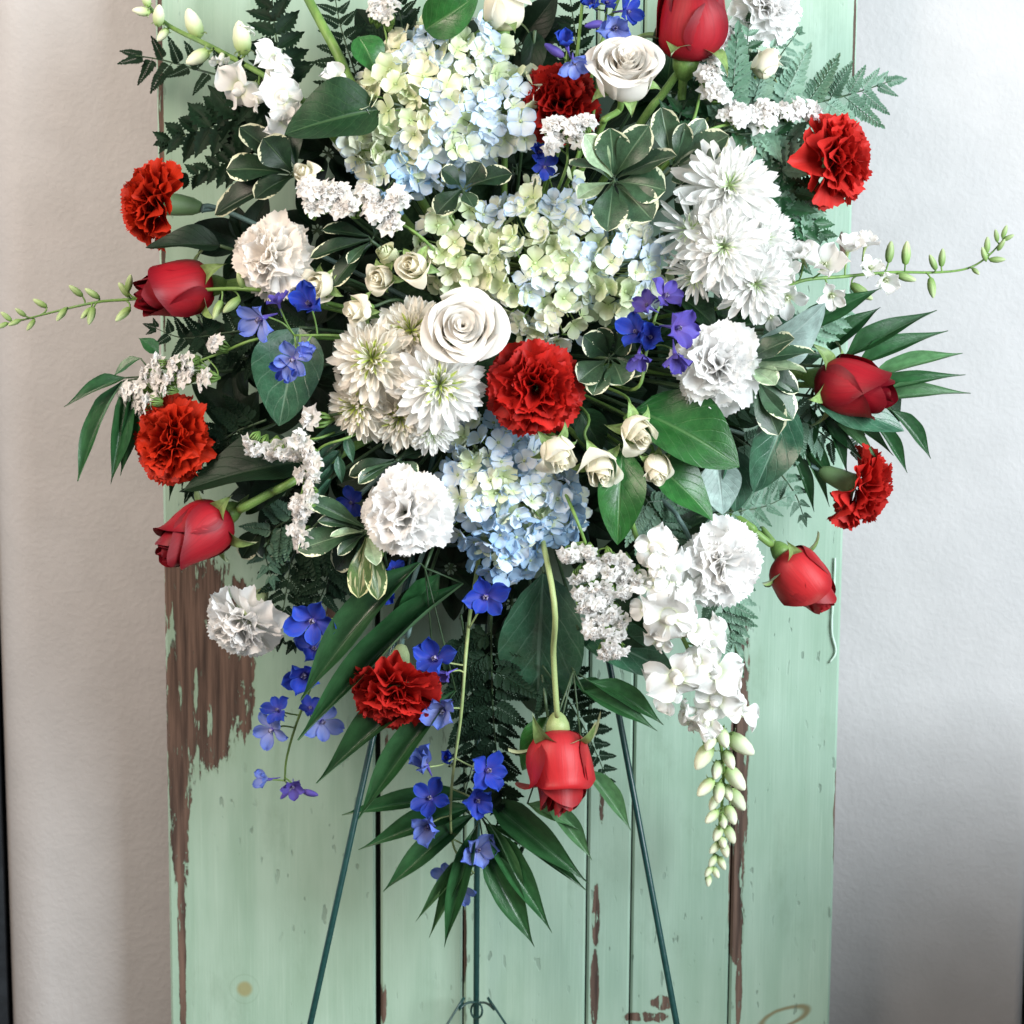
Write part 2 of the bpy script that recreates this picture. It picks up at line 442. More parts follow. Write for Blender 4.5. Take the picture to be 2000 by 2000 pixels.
GA = 2.39996
def rose_petals(kind, variant):
    """list of petals (inner to outer) of a rose one unit high, its base at the origin"""
    r_ = random.Random(variant * 91 + 5)
    out, ph = [], r_.uniform(0, 6)
    def add(k, Wd, op, h, lip, sp, dphi=None, tap=0.42):
        nonlocal ph
        ph += GA if dphi is None else dphi
        out.append(rose_petal(ph, k, Wd, op, h, lip, sp, r_.randint(0, 9999), tap=tap))
    if kind == 'bud':
        for i in range(6):
            t = i / 5
            add(0.22 + 0.48 * t, R(135 - 35 * t), 0.0, 0.99 - 0.03 * t, 0.2 + .3 * t, 0.16, None, .15)
        for i in range(3):
            add(0.82 + 0.03 * i, R(92), 0.04, 0.97 + r_.uniform(-.04, .03), 0.7, 0.07, R(120) + r_.uniform(-.3, .3), .22)
        for i in range(3):
            add(0.93 + 0.035 * i, R(92), 0.04 + 0.05 * i, 0.96 + r_.uniform(-.07, .05), 1.0 + 0.5 * i, 0.04, R(125) + r_.uniform(-.35, .35), .26)
    elif kind == 'tight':
        for i in range(6):
            t = i / 5
            add(0.22 + 0.46 * t, R(135 - 35 * t), 0.0, 1.0 - 0.03 * t, 0.2 + .3 * t, 0.16, None, .15)
        for i in range(3):
            add(0.83 + 0.03 * i, R(100), 0.0, 0.99 + r_.uniform(-.03, .03), 0.5, 0.08, R(120) + r_.uniform(-.3, .3), .22)
        for i in range(3):
            add(0.96 + 0.03 * i, R(102), 0.0 + 0.02 * i, 0.97 + r_.uniform(-.06, .03), 0.6 + 0.25 * i, 0.06, R(125) + r_.uniform(-.35, .35), .34)
    elif kind == 'mini':
        for i in range(6):
            t = i / 5
            add(0.14 + 0.44 * t, R(140 - 40 * t), 0.0, 0.92 + 0.02 * t, 0.25 + .3 * t, 0.20, None, .1)
        for i in range(3):
            add(0.76 + .03 * i, R(88), 0.06, 0.94 + r_.uniform(-.05, .04), 1.0, 0.06, R(120) + r_.uniform(-.3, .3), .25)
        for i in range(3):
            add(0.92 + .04 * i, R(84), 0.08 + .08 * i, 0.95 + r_.uniform(-.08, .03), 1.2 + .5 * i, 0.04, R(118) + r_.uniform(-.4, .4), .38)
    else:  # open
        for i in range(13):
            t = i / 12
            add(0.04 + 0.68 * t + r_.uniform(-.012, .012), R(150 - 68 * t), 0.02 + 0.12 * t, 0.95 - 0.09 * t + r_.uniform(-.02, .02), 0.7 + .7 * t, 0.24 - 0.10 * t, None, .08)
        for i in range(6):
            t = i / 5
            add(0.80 + 0.14 * t, R(66), (0.14 + 0.14 * t) * (1 if kind == 'open' else .5), 0.94 - 0.02 * t + r_.uniform(-.03, .03), 1.3 + .5 * t, 0.08, R(137) + r_.uniform(-.3, .3), .06)
        for i in range(7):
            t = i / 6
            add(0.95 + 0.12 * t, R(60), (0.26 + 0.24 * t) * (1 if kind == 'open' else .55), 0.96 - 0.05 * t + r_.uniform(-.03, .03), 1.3 + .5 * t, 0.06, R(144) + r_.uniform(-.25, .25), .03)
    return out

def sepal_mesh(seed):
    r_ = random.Random(seed)
    c = r_.uniform(0.5, 1.25); tw = r_.uniform(-.4, .4)
    def f(u, v):
        w = 0.16 * math.sin(math.pi * min(1, 0.16 + 0.84 * v)) ** 0.8 * (1 - 0.5 * v)
        a = 0.25 + c * v * 1.5
        # starts along the bud, then curls away and down
        y = 0.10 + 0.62 * v * math.cos(0.2 * a) * (1 - .10 * v)
        z = 0.05 + 0.42 * v - c * 0.55 * v * v
        return (u * w + tw * 0.12 * v * v, y * 0.85, z + 0.05 * abs(u) * 0.8)
    return grid(f, 5, 9)

def sweep_stem(base, axis, RM, parent, rad, mat, path=None, py=None, name='stem'):
    """a stem from the flower's base back into the heart of the arrangement"""
    if path:
        pts = [base, base - axis * rad * 5] + path
    else:
        px, pyy = py
        e = core_pt(px, pyy)
        L = (e - base).length
        pts = [base, base - axis * min(0.03, L * 0.2), base.lerp(e, 0.55) + Vector((0, 0.03, 0)), e]
        mat = M['dark_stem']  # inner stems get a darker green that stands in for shade
    pts = spline(pts, 6)
    return world_tube(name, pts, [rad] * len(pts), parent, RM, mat)

def stem_path(pix, d0):
    """pixel waypoints with depth running from d0 back to the core, ended inside the core"""
    out = []
    n = len(pix)
    for i, q in enumerate(pix):
        t = (i + 1) / (n + 1)
        out.append(P(q[0], q[1], d0 * (1 - t * 0.45) + (-0.06) * t * 0.45 - (q[2] if len(q) > 2 else 0)))
    out.append(core_pt(*pix[-1][:2]))
    return out

def rose(px, py, h, axis, kind, mat, label, path=None, dy=0.0, variant=0, roll=None, cat='rose', stem='stem', name=None, group=None, sep=True, stemr=6.5):
    y = YD(px, py) - dy
    ax = DV(axis)
    s = h * PX(y) * {'open': 0.60, 'cup': 0.74}.get(kind, 1.0)
    hc = 0.5 if kind not in ('open', 'cup') else 0.42
    base = P(px, py, y) - ax * s * hc
    o, RM = thing(name or ('spray_rose' if kind == 'mini' else 'rose'), label, cat, base, frame_z(ax, roll if roll is not None else rnd.uniform(0, 6)), s, group)
    for i in range(len(cached(('rp', kind, variant), lambda: rose_petals(kind, variant)))):
        def mk(i=i):
            V, F, UV = _cache[('rp', kind, variant)][i]
            return mk_mesh('petal', V, F, M[mat], UV)
        part('petal', cached(('rpm', kind, variant, mat, i), mk), o)
    hip = lambda: mk_mesh('receptacle', *(lambda q: (q[0], q[1], M[stem], q[2]))(lathe([(0.05, -0.22), (0.10, -0.17), (0.14, -0.08), (0.15, 0.0), (0.10, 0.04)], 12)))
    part('receptacle', cached(('hip', stem), hip), o)
    if sep:
        for i in range(5):
            def mks(i=i):
                V, F, UV = sepal_mesh(i + variant * 7 + 3)
                return mk_mesh('sepal', V, F, M['sepal'], UV)
            part('sepal', cached(('sep', i, variant), mks), o, Matrix.Rotation(i * R(72) + 0.4, 4, 'Z') @ Matrix.Scale(1.25 if kind == 'mini' else 1.12, 4))
    sb = base - ax * s * 0.2
    sweep_stem(sb, ax, RM, o, stemr * PX(y), M[stem], stem_path(path, y) if path else None, (px, py))
    return o

# ---- carnation
def carn_petal(seed, nu=33, nv=9):
    r_ = random.Random(seed)
    a1, p1, p2, p3 = r_.uniform(.10, .17), r_.uniform(0, 6), r_.uniform(0, 6), r_.uniform(0, 6)
    droop, wide = r_.uniform(.05, .25), R(r_.uniform(38, 52))
    teeth = [r_.uniform(-.035, .02) for _ in range(nu)]
    def f(u, v):
        i = int(round((u + 1) / 2 * (nu - 1)))
        edge = 1 + (teeth[i] - (0.040 if i % 2 else 0.0)) * ss(v, 0.82, 1) + 0.05 * math.sin(2.3 * u + p3) * v
        r = v * edge * (1 - 0.16 * u * u * v)
        ang = wide * u * (0.22 + 0.78 * ss(v, 0.05, 0.6))
        z = a1 * v * v * (math.sin(5.2 * u + p1) + 0.6 * math.sin(9.5 * u + p2) * v) - droop * v * v + 0.05 * abs(u) * v
        return (r * math.sin(ang), r * math.cos(ang), z)
    return grid(f, nu, nv)

CARN_LAYERS = [(9, 86, 1.0, 0.00), (9, 70, 0.96, 0.05), (9, 52, 0.88, 0.08), (8, 35, 0.82, 0.10), (7, 20, 0.78, 0.11), (6, 7, 0.74, 0.12)]
def carnation(px, py, r, axis, mat, label, path=None, dy=0.0, roll=None, cal='calyx', stem='blue_stem', dome=1.0, loose=0.0, group=None, stemr=5):
    y = YD(px, py) - dy
    ax = DV(axis)
    s = r * PX(y)
    base = P(px, py, y) - ax * s * 0.22
    o, RM = thing('carnation', label, 'carnation', base, frame_z(ax, roll if roll is not None else rnd.uniform(0, 6)), s, group)
    rr = random.Random(int(px * 7 + py))
    opn = rr.uniform(-9, 5)
    for li, (n, tilt, L, z0) in enumerate(CARN_LAYERS):
        tilt = tilt + opn * math.sin(tilt / 90 * math.pi)
        for k in range(n):
            var = rr.randint(0, 9)
            def mk(var=var):
                V, F, UV = carn_petal(var)
                return mk_mesh('petal', V, F, M[mat], UV)
            me = cached(('cp', var, mat), mk)
            tl = R(tilt * (1 - 0.12 * (dome - 1)) + rr.uniform(-9, 9) + loose * rr.uniform(-12, 12))
            m = Matrix.Rotation((k + 0.5 * (li % 2)) / n * 2 * math.pi + rr.uniform(-.22, .22), 4, 'Z') @ Matrix.Translation((0, 0.05, z0 - 0.10)) \
                @ Matrix.Rotation(math.pi / 2 - tl, 4, 'X') @ Matrix.Rotation(rr.uniform(-.35, .35), 4, 'Y') @ Matrix.Scale(L * rr.uniform(.92, 1.06), 4)
            part('petal', me, o, m)
    def mkc():
        V, F, UV = lathe([(0.085, -1.0), (0.12, -0.97), (0.20, -0.80), (0.245, -0.5), (0.26, -0.25), (0.30, -0.05), (0.22, -0.04)], 15,
                         lambda a, t: 1 + 0.06 * math.cos(5 * a) * t)
        return mk_mesh('calyx', V, F, M[cal], UV)
    part('calyx', cached(('cal', cal), mkc), o)
    sb = base - ax * s * 0.97
    sweep_stem(sb, ax, RM, o, stemr * PX(y), M[stem], stem_path(path, y) if path else None, (px, py))
    return o

# ---- chrysanthemum
def mum_petal(wd, cup, up, seed, nu=7, nv=8):
    r_ = random.Random(seed)
    sk = r_.uniform(-.10, .10)
    def f(u, v):
        w = wd * (0.30 + 0.70 * ss(v, 0, 0.6)) * math.sqrt(max(0.0, 1 - max(0.0, (v - 0.70) / 0.30) ** 2.6) * 0.92 + 0.08)
        vv = v * (1 - 0.03 * (1 - abs(u)) ** 2 * ss(v, .8, 1))
        z = cup * (u * u) * wd * 1.3 + up * v * v + 0.012 * math.sin(u * 9) * v
        return (u * w + sk * v * v, vv, z)
    return grid(f, nu, nv)

MUM_LAYERS = [(17, 97, 1.0, 0.118, -0.06), (17, 88, 0.95, 0.118, 0.02), (17, 79, 0.84, 0.115, 0.08), (16, 70, 0.70, 0.112, 0.12), (14, 61, 0.55, 0.115, 0.18), (12, 50, 0.42, 0.120, 0.22)]
def mum(px, py, r, axis, label, mat='mum', eye='mum_eye', dy=0.0, roll=None, layers=MUM_LAYERS, eyes=20, group=None, eyesz=1.0):
    y = YD(px, py) - dy
    ax = DV(axis)
    s = r * PX(y)
    base = P(px, py, y) - ax * s * 0.12
    o, RM = thing('chrysanthemum', label, 'chrysanthemum', base, frame_z(ax, roll if roll is not None else rnd.uniform(0, 6)), s, group)
    rr = random.Random(int(px * 3 + py * 11))
    for li, (n, tilt, L, wd, up) in enumerate(layers):
        for k in range(n):
            var = rr.randint(0, 2)
            def mk(var=var):
                V, F, UV = mum_petal(wd, 0.30 + 0.14 * li, up, var + li * 5)
                return mk_mesh('petal', V, F, M[mat], UV)
            me = cached(('mp', li, var, mat, wd, up), mk)
            tl = R(tilt + rr.uniform(-8, 8))
            m = Matrix.Rotation((k + 0.5 * (li % 2)) / n * 2 * math.pi + rr.uniform(-.12, .12), 4, 'Z') @ Matrix.Translation((0, 0.04, 0.03 * li)) \
                @ Matrix.Rotation(math.pi / 2 - tl, 4, 'X') @ Matrix.Rotation(rr.uniform(-.3, .3), 4, 'Y') @ Matrix.Scale(L * rr.uniform(.86, 1.06), 4)
            part('petal', me, o, m)
    for k in range(eyes):
        t = k / eyes
        def mke():
            V, F, UV = mum_petal(0.11, 1.6, -0.55, 77, 5, 6)
            return mk_mesh('centre_petal', V, F, M[eye], UV)
        me = cached(('me', eye), mke)
        m = Matrix.Rotation(k * GA, 4, 'Z') @ Matrix.Translation((0, 0.02 + 0.20 * math.sqrt(t) * eyesz, 0.21 + 0.03 * t)) \
            @ Matrix.Rotation(R(78 - 28 * t), 4, 'X') @ Matrix.Scale((0.20 + 0.10 * t) * (.4 + .6 * eyesz), 4)
        part('centre_petal', me, o, m)
    V, F, UV = lathe([(0.05, -0.16), (0.16, -0.10), (0.22, -0.02), (0.20, 0.06), (0.0, 0.09)], 12)
    part('receptacle', cached('mrec', lambda: mk_mesh('receptacle', V, F, M['stem'], UV)), o)
    sweep_stem(base - ax * s * 0.14, ax, RM, o, 4.5 * PX(y), M['stem'], None, (px, py))
    return o

# ---- hydrangea
def hyd_petal(seed, nu=7, nv=7):
    r_ = random.Random(seed)
    cup, wv, pt = r_.uniform(.05, .42), r_.uniform(0, 6), r_.uniform(0.02, 0.16)
    wide = r_.uniform(.50, .62)
    def f(u, v):
        w = wide * (0.18 + 0.82 * ss(v, 0, 0.62)) * math.sqrt(max(0.0, 1 - max(0.0, (v - 0.55) / 0.45) ** 2.4) * 0.93 + 0.07)
        y = v * (1 + pt * (1 - abs(u)))
        z = cup * v * v * 0.9 + 0.16 * cup * u * u * v - 0.22 * max(0, v - 0.7) ** 2 * 4 * (0.4 - cup) + 0.055 * math.sin(4 * u + wv) * v
        return (u * w, y, z)
    return grid(f, nu, nv)

def hydrangea(px, py, blobs, axis, label, pick, dy=0.0, n=70, fr=27, seed=1):
    """blobs: overlapping domes (px, py, radius px, dy) the florets sit on; pick(px,py,rng)->material"""
    y = YD(px, py) - dy
    ax = DV(axis)
    base = P(px, py, y) + FW * (0.05)
    o, RM = thing('hydrangea', label, 'hydrangea', base, frame_z(ax), 1.0)
    inv = RM.inverted()
    rr = random.Random(seed)
    spots = []
    u = PX(y)
    tries = 0
    while len(spots) < n and tries < 9000:
        tries += 1
        bx, by, br, bdy = rr.choices(blobs, weights=[b[2] ** 2 for b in blobs])[0]
        c = P(bx, by, y - bdy)
        d = Vector((rr.gauss(0, 1), rr.gauss(0, 1), rr.gauss(0, 1))).normalized()
        if d.dot(-FW) < -0.12: continue
        rad = br * u
        p = c + Vector((d.x, d.y * 0.85, d.z)) * rad * rr.uniform(.93, 1.07)
        if any((p - q[0]).length < fr * u * 0.98 for q in spots): continue
        # not inside another dome
        if any((p - P(b[0], b[1], y - b[3])).length < b[2] * u * 0.82 for b in blobs): continue
        spots.append((p, d))
    rest = spots[74:]
    spots = spots[:74]
    twigs = []
    for p, d in spots:
        nrm = (d + Vector((rr.gauss(0, .30), rr.gauss(0, .30), rr.gauss(0, .30))) - FW * 0.25).normalized()
        sc = fr * u * rr.uniform(.82, 1.22)
        rel = p - base
        mt = pick(px + rel.dot(RT) / u, py - rel.dot(UP) / u, rr)
        fm = inv @ Matrix.LocRotScale(p, frame_z(nrm, rr.uniform(0, 6)), Vector((sc,) * 3))
        eye = cached('hydeye', lambda: mk_mesh('floret', *(lambda q: (q[0], q[1], M['lark_bud'], q[2]))(lathe([(0.06, -0.9), (0.05, -0.2), (0.10, -0.03), (0.12, 0.06), (0.07, 0.13), (0.0, 0.15)], 8))))
        fo = part('floret', eye, o, fm)
        for k in range(4):
            var = rr.randint(0, 7)
            def mk(var=var):
                V, F, UV = hyd_petal(var)
                return mk_mesh('petal', V, F, M[mt], UV)
            me = cached(('hp', var, mt), mk)
            part('petal', me, fo, Matrix.Rotation(k * math.pi / 2 + rr.uniform(-.13, .13), 4, 'Z') @ Matrix.Translation((0, 0.03, 0.0 + 0.03 * (k % 2))) @ Matrix.Rotation(R(rr.uniform(2, 26)), 4, 'X') @ Matrix.Scale(rr.uniform(.9, 1.08), 4))
        twigs.append((p - nrm * sc * 0.8))
    for p, d in rest:
        nrm = (d + Vector((rr.gauss(0, .34), rr.gauss(0, .34), rr.gauss(0, .34))) - FW * 0.2).normalized()
        rel = p - base
        mt = pick(px + rel.dot(RT) / u, py - rel.dot(UP) / u, rr)
        var = rr.randint(0, 4)
        def mkr(var=var, mt=mt):
            ps = [xform(hyd_petal((var * 3 + q) % 8), Matrix.Rotation(q * math.pi / 2 + .1 * (q - 1.5), 4, 'Z') @ Matrix.Translation((0, 0.03, 0.03 * (q % 2))) @ Matrix.Rotation(R(6 + 7 * ((q + var) % 4)), 4, 'X')) for q in range(4)]
            V, F, UV = join(ps)
            return mk_mesh('small_floret', V, F, M[mt], UV)
        sc = fr * u * rr.uniform(.8, 1.12)
        part('small_floret', cached(('rf', var, mt), mkr), o, inv @ Matrix.LocRotScale(p - d * .002, frame_z(nrm, rr.uniform(0, 6)), Vector((sc,) * 3)))
        twigs.append(p - nrm * sc * .8)
    # a second, deeper layer of small florets fills the gaps between the outer ones
    for k in range(int(n * 0.55)):
        bx, by, br, bdy = rr.choices(blobs, weights=[b[2] ** 2 for b in blobs])[0]
        d = Vector((rr.gauss(0, 1), rr.gauss(0, 1), rr.gauss(0, 1))).normalized()
        if d.dot(-FW) < 0: d = -d
        p = P(bx, by, y - bdy) + d * br * u * rr.uniform(.70, .84)
        mt = rr.choice(('hyd_green', 'hyd_green', 'hyd_cream', pick(bx, by, rr)))
        var = rr.randint(0, 2)
        def mkf(var=var, mt=mt):
            ps = [xform(hyd_petal(var * 3 + q), Matrix.Rotation(q * math.pi / 2, 4, 'Z') @ Matrix.Translation((0, 0.03, 0.02 * (q % 2))) @ Matrix.Rotation(R(10), 4, 'X')) for q in range(4)]
            V, F, UV = join(ps)
            return mk_mesh('inner_floret', V, F, M[mt], UV)
        sc = fr * u * rr.uniform(.7, .95)
        part('inner_floret', cached(('if', var, mt), mkf), o, inv @ Matrix.LocRotScale(p, frame_z((d + Vector((rr.gauss(0, .4), rr.gauss(0, .4), rr.gauss(0, .4)))).normalized(), rr.uniform(0, 6)), Vector((sc,) * 3)))
    # branched flower stalks inside the head
    tb = []
    for t in twigs:
        tb.append(tube([inv @ t, inv @ (t.lerp(base, 0.5) + Vector((0, 0.004, 0))), inv @ base], [1.3 * u, 1.8 * u, 2.6 * u], 5))
    V, F, UV = join(tb)
    part('flower_stalks', mk_mesh('flower_stalks', V, F, M['pale_stem'], UV), o)
    world_tube('stem', spline([base, base.lerp(core_pt(px, py), .6), core_pt(px, py) + Vector((0, .012, 0))], 5), 8 * u, o, RM, M['stem'])
    return o

# ---- spikes: statice, delphinium, snapdragon, larkspur share one builder
def statice_mesh(seed):
    r_ = random.Random(seed)
    ps = []
    for k in range(3):
        ph = r_.uniform(0, 6)
        def f(u, v, ph=ph):
            a = math.pi * u
            fl = 0.10 + 0.50 * v ** 1.1
            rz = 1 + 0.24 * math.sin(5 * a + ph) * v * v + 0.10 * math.sin(11 * a + ph * 2) * v ** 3
            return (fl * rz * math.cos(a), fl * rz * math.sin(a), 0.40 + 0.34 * v - 0.16 * v ** 4 + 0.07 * math.cos(5 * a + ph + 1) * v ** 3)
        g = grid(f, 23, 6)
        ps.append(xform(g, Matrix.Translation((r_.uniform(-.28, .28), r_.uniform(-.28, .28), r_.uniform(-.06, .06))) @ Matrix.Rotation(r_.uniform(-.5, .5), 4, 'X') @ Matrix.Rotation(r_.uniform(-.5, .5), 4, 'Y') @ Matrix.Scale(r_.uniform(.8, 1.05), 4)))
        for q in range(3):   # crumpled inner folds
            a0 = r_.uniform(0, 6)
            def g2(u, v, a0=a0):
                return (0.26 * v * u * math.cos(a0) + 0.08 * math.sin(6 * u), 0.26 * v * u * math.sin(a0) + .1 * math.cos(5 * u + a0) * v, 0.42 + 0.40 * v + .04 * math.sin(8 * u))
            ps.append(xform(grid(g2, 7, 4), Matrix.Translation((r_.uniform(-.25, .25), r_.uniform(-.25, .25), 0))))
    return join(ps)

def bract_mesh(seed):
    r_ = random.Random(seed)
    ps = []
    for k in range(9):
        a = k * 0.7 + r_.uniform(-.2, .2)
        t = r_.uniform(.30, .46)
        ps.append(tube([(0.04 * math.cos(a), 0.04 * math.sin(a), -0.75), (t * .8 * math.cos(a), t * .8 * math.sin(a), -0.2), (t * math.cos(a), t * math.sin(a), 0.22)], [0.06, 0.085, 0.02], 5))
    return join(ps)

def delph_petal(seed, nu=7, nv=8):
    r_ = random.Random(seed)
    cup, wv = r_.uniform(.25, .6), r_.uniform(0, 6)
    def f(u, v):
        w = 0.40 * (0.22 + 0.78 * ss(v, 0, 0.55)) * math.sqrt(max(0.0, 1 - max(0.0, (v - 0.5) / 0.5) ** 2.2) * 0.96 + 0.04)
        return (u * w, v * (1 + .05 * (1 - abs(u))), cup * v * (1 - 0.45 * v) + 0.20 * u * u * v + 0.07 * math.sin(4 * u + wv) * v + .05 * math.sin(7 * u + 2 * wv) * v * v)
    return grid(f, nu, nv)

def snap_lobe(seed, nu=9, nv=8):
    r_ = random.Random(seed)
    wv, cv = r_.uniform(0, 6), r_.uniform(.3, .7)
    def f(u, v):
        w = 0.66 * (0.40 + 0.60 * ss(v, 0, 0.55)) * math.sqrt(max(0.0, 1 - max(0.0, (v - 0.5) / 0.5) ** 2.3) * 0.94 + 0.06)
        return (u * w, v * .95, 0.22 * v - cv * v * v + 0.19 * math.sin(4.5 * u + wv) * v * v + 0.08 * math.sin(9 * u + 2 * wv) * v ** 3 + 0.12 * u * u)
    return grid(f, nu, nv)

def bud_shape(seam=5):
    return lathe([(0.05, 0.0), (0.20, 0.08), (0.29, 0.30), (0.30, 0.52), (0.22, 0.78), (0.10, 0.95), (0.0, 1.0)], 15, lambda a, t: 1 + 0.09 * abs(math.sin(seam * a / 2)))

def spike(name, label, cat, stalk, items, stem='stem', rad=4.0, dy=0.0, tip_rad=0.45, group=None, core=True, depth=None):
    """stalk: pixel path from the heart of the arrangement to the tip; items: (kind, px, py, size px, axis[, dy])"""
    n = len(stalk)
    def dep(x, y):
        return (depth if depth is not None else YD(x, y)) - dy
    pts = [P(q[0], q[1], dep(q[0], q[1]) - (q[2] if len(q) > 2 else 0)) for q in stalk]
    stalk = [q[:2] for q in stalk]
    if core: pts = [core_pt(*stalk[0]), core_pt(*stalk[0]).lerp(pts[0], .6) + Vector((0, .03, 0))] + pts
    path = spline(pts, 7)
    o, RM = thing(name, label, cat, path[0], None, 1.0, group)
    inv = RM.inverted()
    u = PX(dep(*stalk[n // 2]))
    rr = random.Random(int(stalk[0][0] * 5 + stalk[-1][1]))
    L = len(path)
    tubes = [tube([inv @ p for p in path], [rad * u * (1 - (1 - tip_rad) * i / (L - 1)) for i in range(L)], 7)]
    for it in items:
        kind, x, y, size, axis = it[:5]
        off = it[5] if len(it) > 5 else 0.010
        ax = DV(axis)
        pos = P(x, y, dep(x, y) - off)
        s = size * u
        near = min(path[len(path) // 6:], key=lambda p: (p - pos).length + max(0, 0.4 * (p - pos).dot(ax)))
        def child(nm, key, make, mat, par, m):
            def mk():
                V, F, UV = make()
                return mk_mesh(nm, V, F, M[mat], UV)
            return part(nm, cached((key, mat), mk), par, m)
        roll = rr.uniform(0, 6)
        fm = inv @ Matrix.LocRotScale(pos, frame_z(ax, roll), Vector((s,) * 3))
        ped = pos
        if kind == 'stat':
            var = rr.randint(0, 4)
            f = child('floret', ('st', var), lambda: statice_mesh(var), 'statice', o, inv @ Matrix.LocRotScale(pos - ax * s * .45, frame_z(ax, roll), Vector((s * .95,) * 3)))
            child('bract', ('br', var), lambda: bract_mesh(var), 'sepal' if False else 'stem', f, None)
            ped = pos - ax * s * 1.0
        elif kind in ('delph', 'delphL', 'delphV', 'lark'):
            pm = {'delph': 'delph', 'delphL': 'delph_light', 'delphV': 'delph_violet', 'lark': 'snap'}[kind]
            sm = 'spur' if kind != 'lark' else 'pale_stem'
            hs = s * .60
            f = child('floret', 'spur', lambda: tube(spline([(0, 0, .10), (0, 0, -.1), (0.05, .04, -.45), (.12, .12, -.95)], 4), [.12, .12, .12, .12, .11, .10, .09, .08, .07, .06, .05, .04, .03], 6), sm, o,
                      inv @ Matrix.LocRotScale(pos, frame_z(ax, roll), Vector((hs,) * 3)))
            cupd = rr.uniform(0, 40)
            for k in range(5):
                var = rr.randint(0, 5)
                child('petal', ('dp', var), lambda: delph_petal(var), pm, f, Matrix.Rotation(k * R(72) + rr.uniform(-.2, .2), 4, 'Z') @ Matrix.Translation((0, .05, .02 * (k % 2))) @ Matrix.Rotation(R(cupd + rr.uniform(-14, 16)), 4, 'X') @ Matrix.Scale(rr.uniform(.82, 1.12), 4))
            child('eye', 'deye', lambda: join([xform(delph_petal(40 + q), Matrix.Rotation(q * 1.57, 4, 'Z') @ Matrix.Rotation(R(60), 4, 'X') @ Matrix.Scale(.34, 4)) for q in range(4)]), 'delph_eye' if kind != 'lark' else 'bud', f, None)
            ped = pos - ax * hs * .25
        elif kind == 'snap':
            hs = s * .5
            f = child('flower', 'snt', lambda: lathe([(0.16, -0.95), (.26, -.80), (.30, -.4), (.34, -.05), (.36, .12), (.20, .16), (0, .10)], 14, lambda a, t: 1 + .10 * math.cos(2 * a) * t), 'snap', o,
                      inv @ Matrix.LocRotScale(pos, frame_z(ax, roll), Vector((hs,) * 3)))
            for k, (a0, tl, sz) in enumerate(((0.50, 50, .98), (-.50, 50, .98), (2.15, -8, .80), (-2.15, -8, .80), (3.14, -20, .82))):
                var = rr.randint(0, 5)
                child('lobe', ('sl', var), lambda: snap_lobe(var), 'snap', f, Matrix.Rotation(a0 + rr.uniform(-.12, .12), 4, 'Z') @ Matrix.Translation((0, .22, .05)) @ Matrix.Rotation(R(tl + rr.uniform(-10, 16)), 4, 'X') @ Matrix.Scale(sz * 1.05, 4))
            child('palate', 'pal', lambda: xform(bud_shape(2), Matrix.Translation((0, -.17, -.02)) @ Matrix.Scale(.58, 4)), 'snap', f, None)
            child('sepal', 'snsep', lambda: join([xform(sepal_mesh(q), Matrix.Translation((0, 0, -.98)) @ Matrix.Rotation(q * R(72), 4, 'Z') @ Matrix.Scale(.65, 4)) for q in range(5)]), 'sepal', f, None)
            ped = pos - ax * hs * .9
        elif kind in ('bud', 'lbud', 'dbud'):
            mt = {'bud': 'bud', 'lbud': 'lark_bud', 'dbud': 'delph_violet'}[kind]
            f = child('bud', 'bud', lambda: bud_shape(5), mt, o, inv @ Matrix.LocRotScale(pos - ax * s * .5, frame_z(ax, roll), Vector((s * (.82 if kind == 'bud' else .62), s * (.82 if kind == 'bud' else .62), s))))
            if kind == 'bud' and size > 26:
                child('sepal', 'bsep', lambda: join([xform(sepal_mesh(q + 3), Matrix.Rotation(q * R(72), 4, 'Z') @ Matrix.Scale(.75, 4)) for q in range(5)]), 'sepal', f, None)
            ped = pos - ax * s * .48
        mid = near.lerp(ped, .55) + ax * (-.15) * (ped - near).length
        rp = max(1.1, rad * .38) * u
        tubes.append(tube([inv @ q for q in spline([near, mid, ped], 4)], rp, 5))
    V, F, UV = join(tubes)
    part('stem', mk_mesh('stem', V, F, M[stem], UV), o)
    return o

# ---------------------------------------------------------------- leaf shapes
def blade(profile, nu, nv, arch=0.10, fold=0.12, sick=0.0, wave=0.0, seed=0, saw=0.0, pleat=0):
    r_ = random.Random(seed)
    p1, p2 = r_.uniform(0, 6), r_.uniform(0, 6)
    tw = r_.uniform(-.25, .25)
    def f(u, v):
        w = 0.5 * profile(v)
        if saw and abs(u) > .99:
            j = int(round(v * (nv - 1)))
            w *= 1 + (saw if j % 2 else -saw)
        x = u * w + sick * v * (1 - v)
        z = arch * 4 * v * (1 - v) * .5 + fold * abs(u) * w * 1.2 + wave * math.sin(5 * v + p1 + (1.5 if u > 0 else 0)) * abs(u) * w + tw * u * w * (v - .5)
        if pleat: z += 0.006 * math.cos(u * math.pi * pleat)
        yy = v - (0.35 * w * abs(u) * (0.25 if saw else 0))
        return (x, yy, z)
    return grid(f, nu, nv)
def prof_ovate(v): return max(0.012, (math.sin(math.pi * min(1, v ** 0.78)) ** 0.72) * (1 - 0.12 * v) if 0 < v < 1 else 0.012)
def prof_obov(v): return max(0.05, (0.10 + 0.90 * ss(v, 0.0, 0.66)) * math.sqrt(max(0.0, 1 - max(0.0, (v - .62) / .38) ** 2.3)))
def prof_lance(v): return max(0.010, math.sin(math.pi * min(1, v ** 0.72)) ** 1.15 if 0 < v < 1 else 0.010)
def prof_strap(v): return max(0.010, ss(v, -.05, .28) * (1 - ss(v, .45, 1.0)) ** .8 if v < 1 else 0.010)

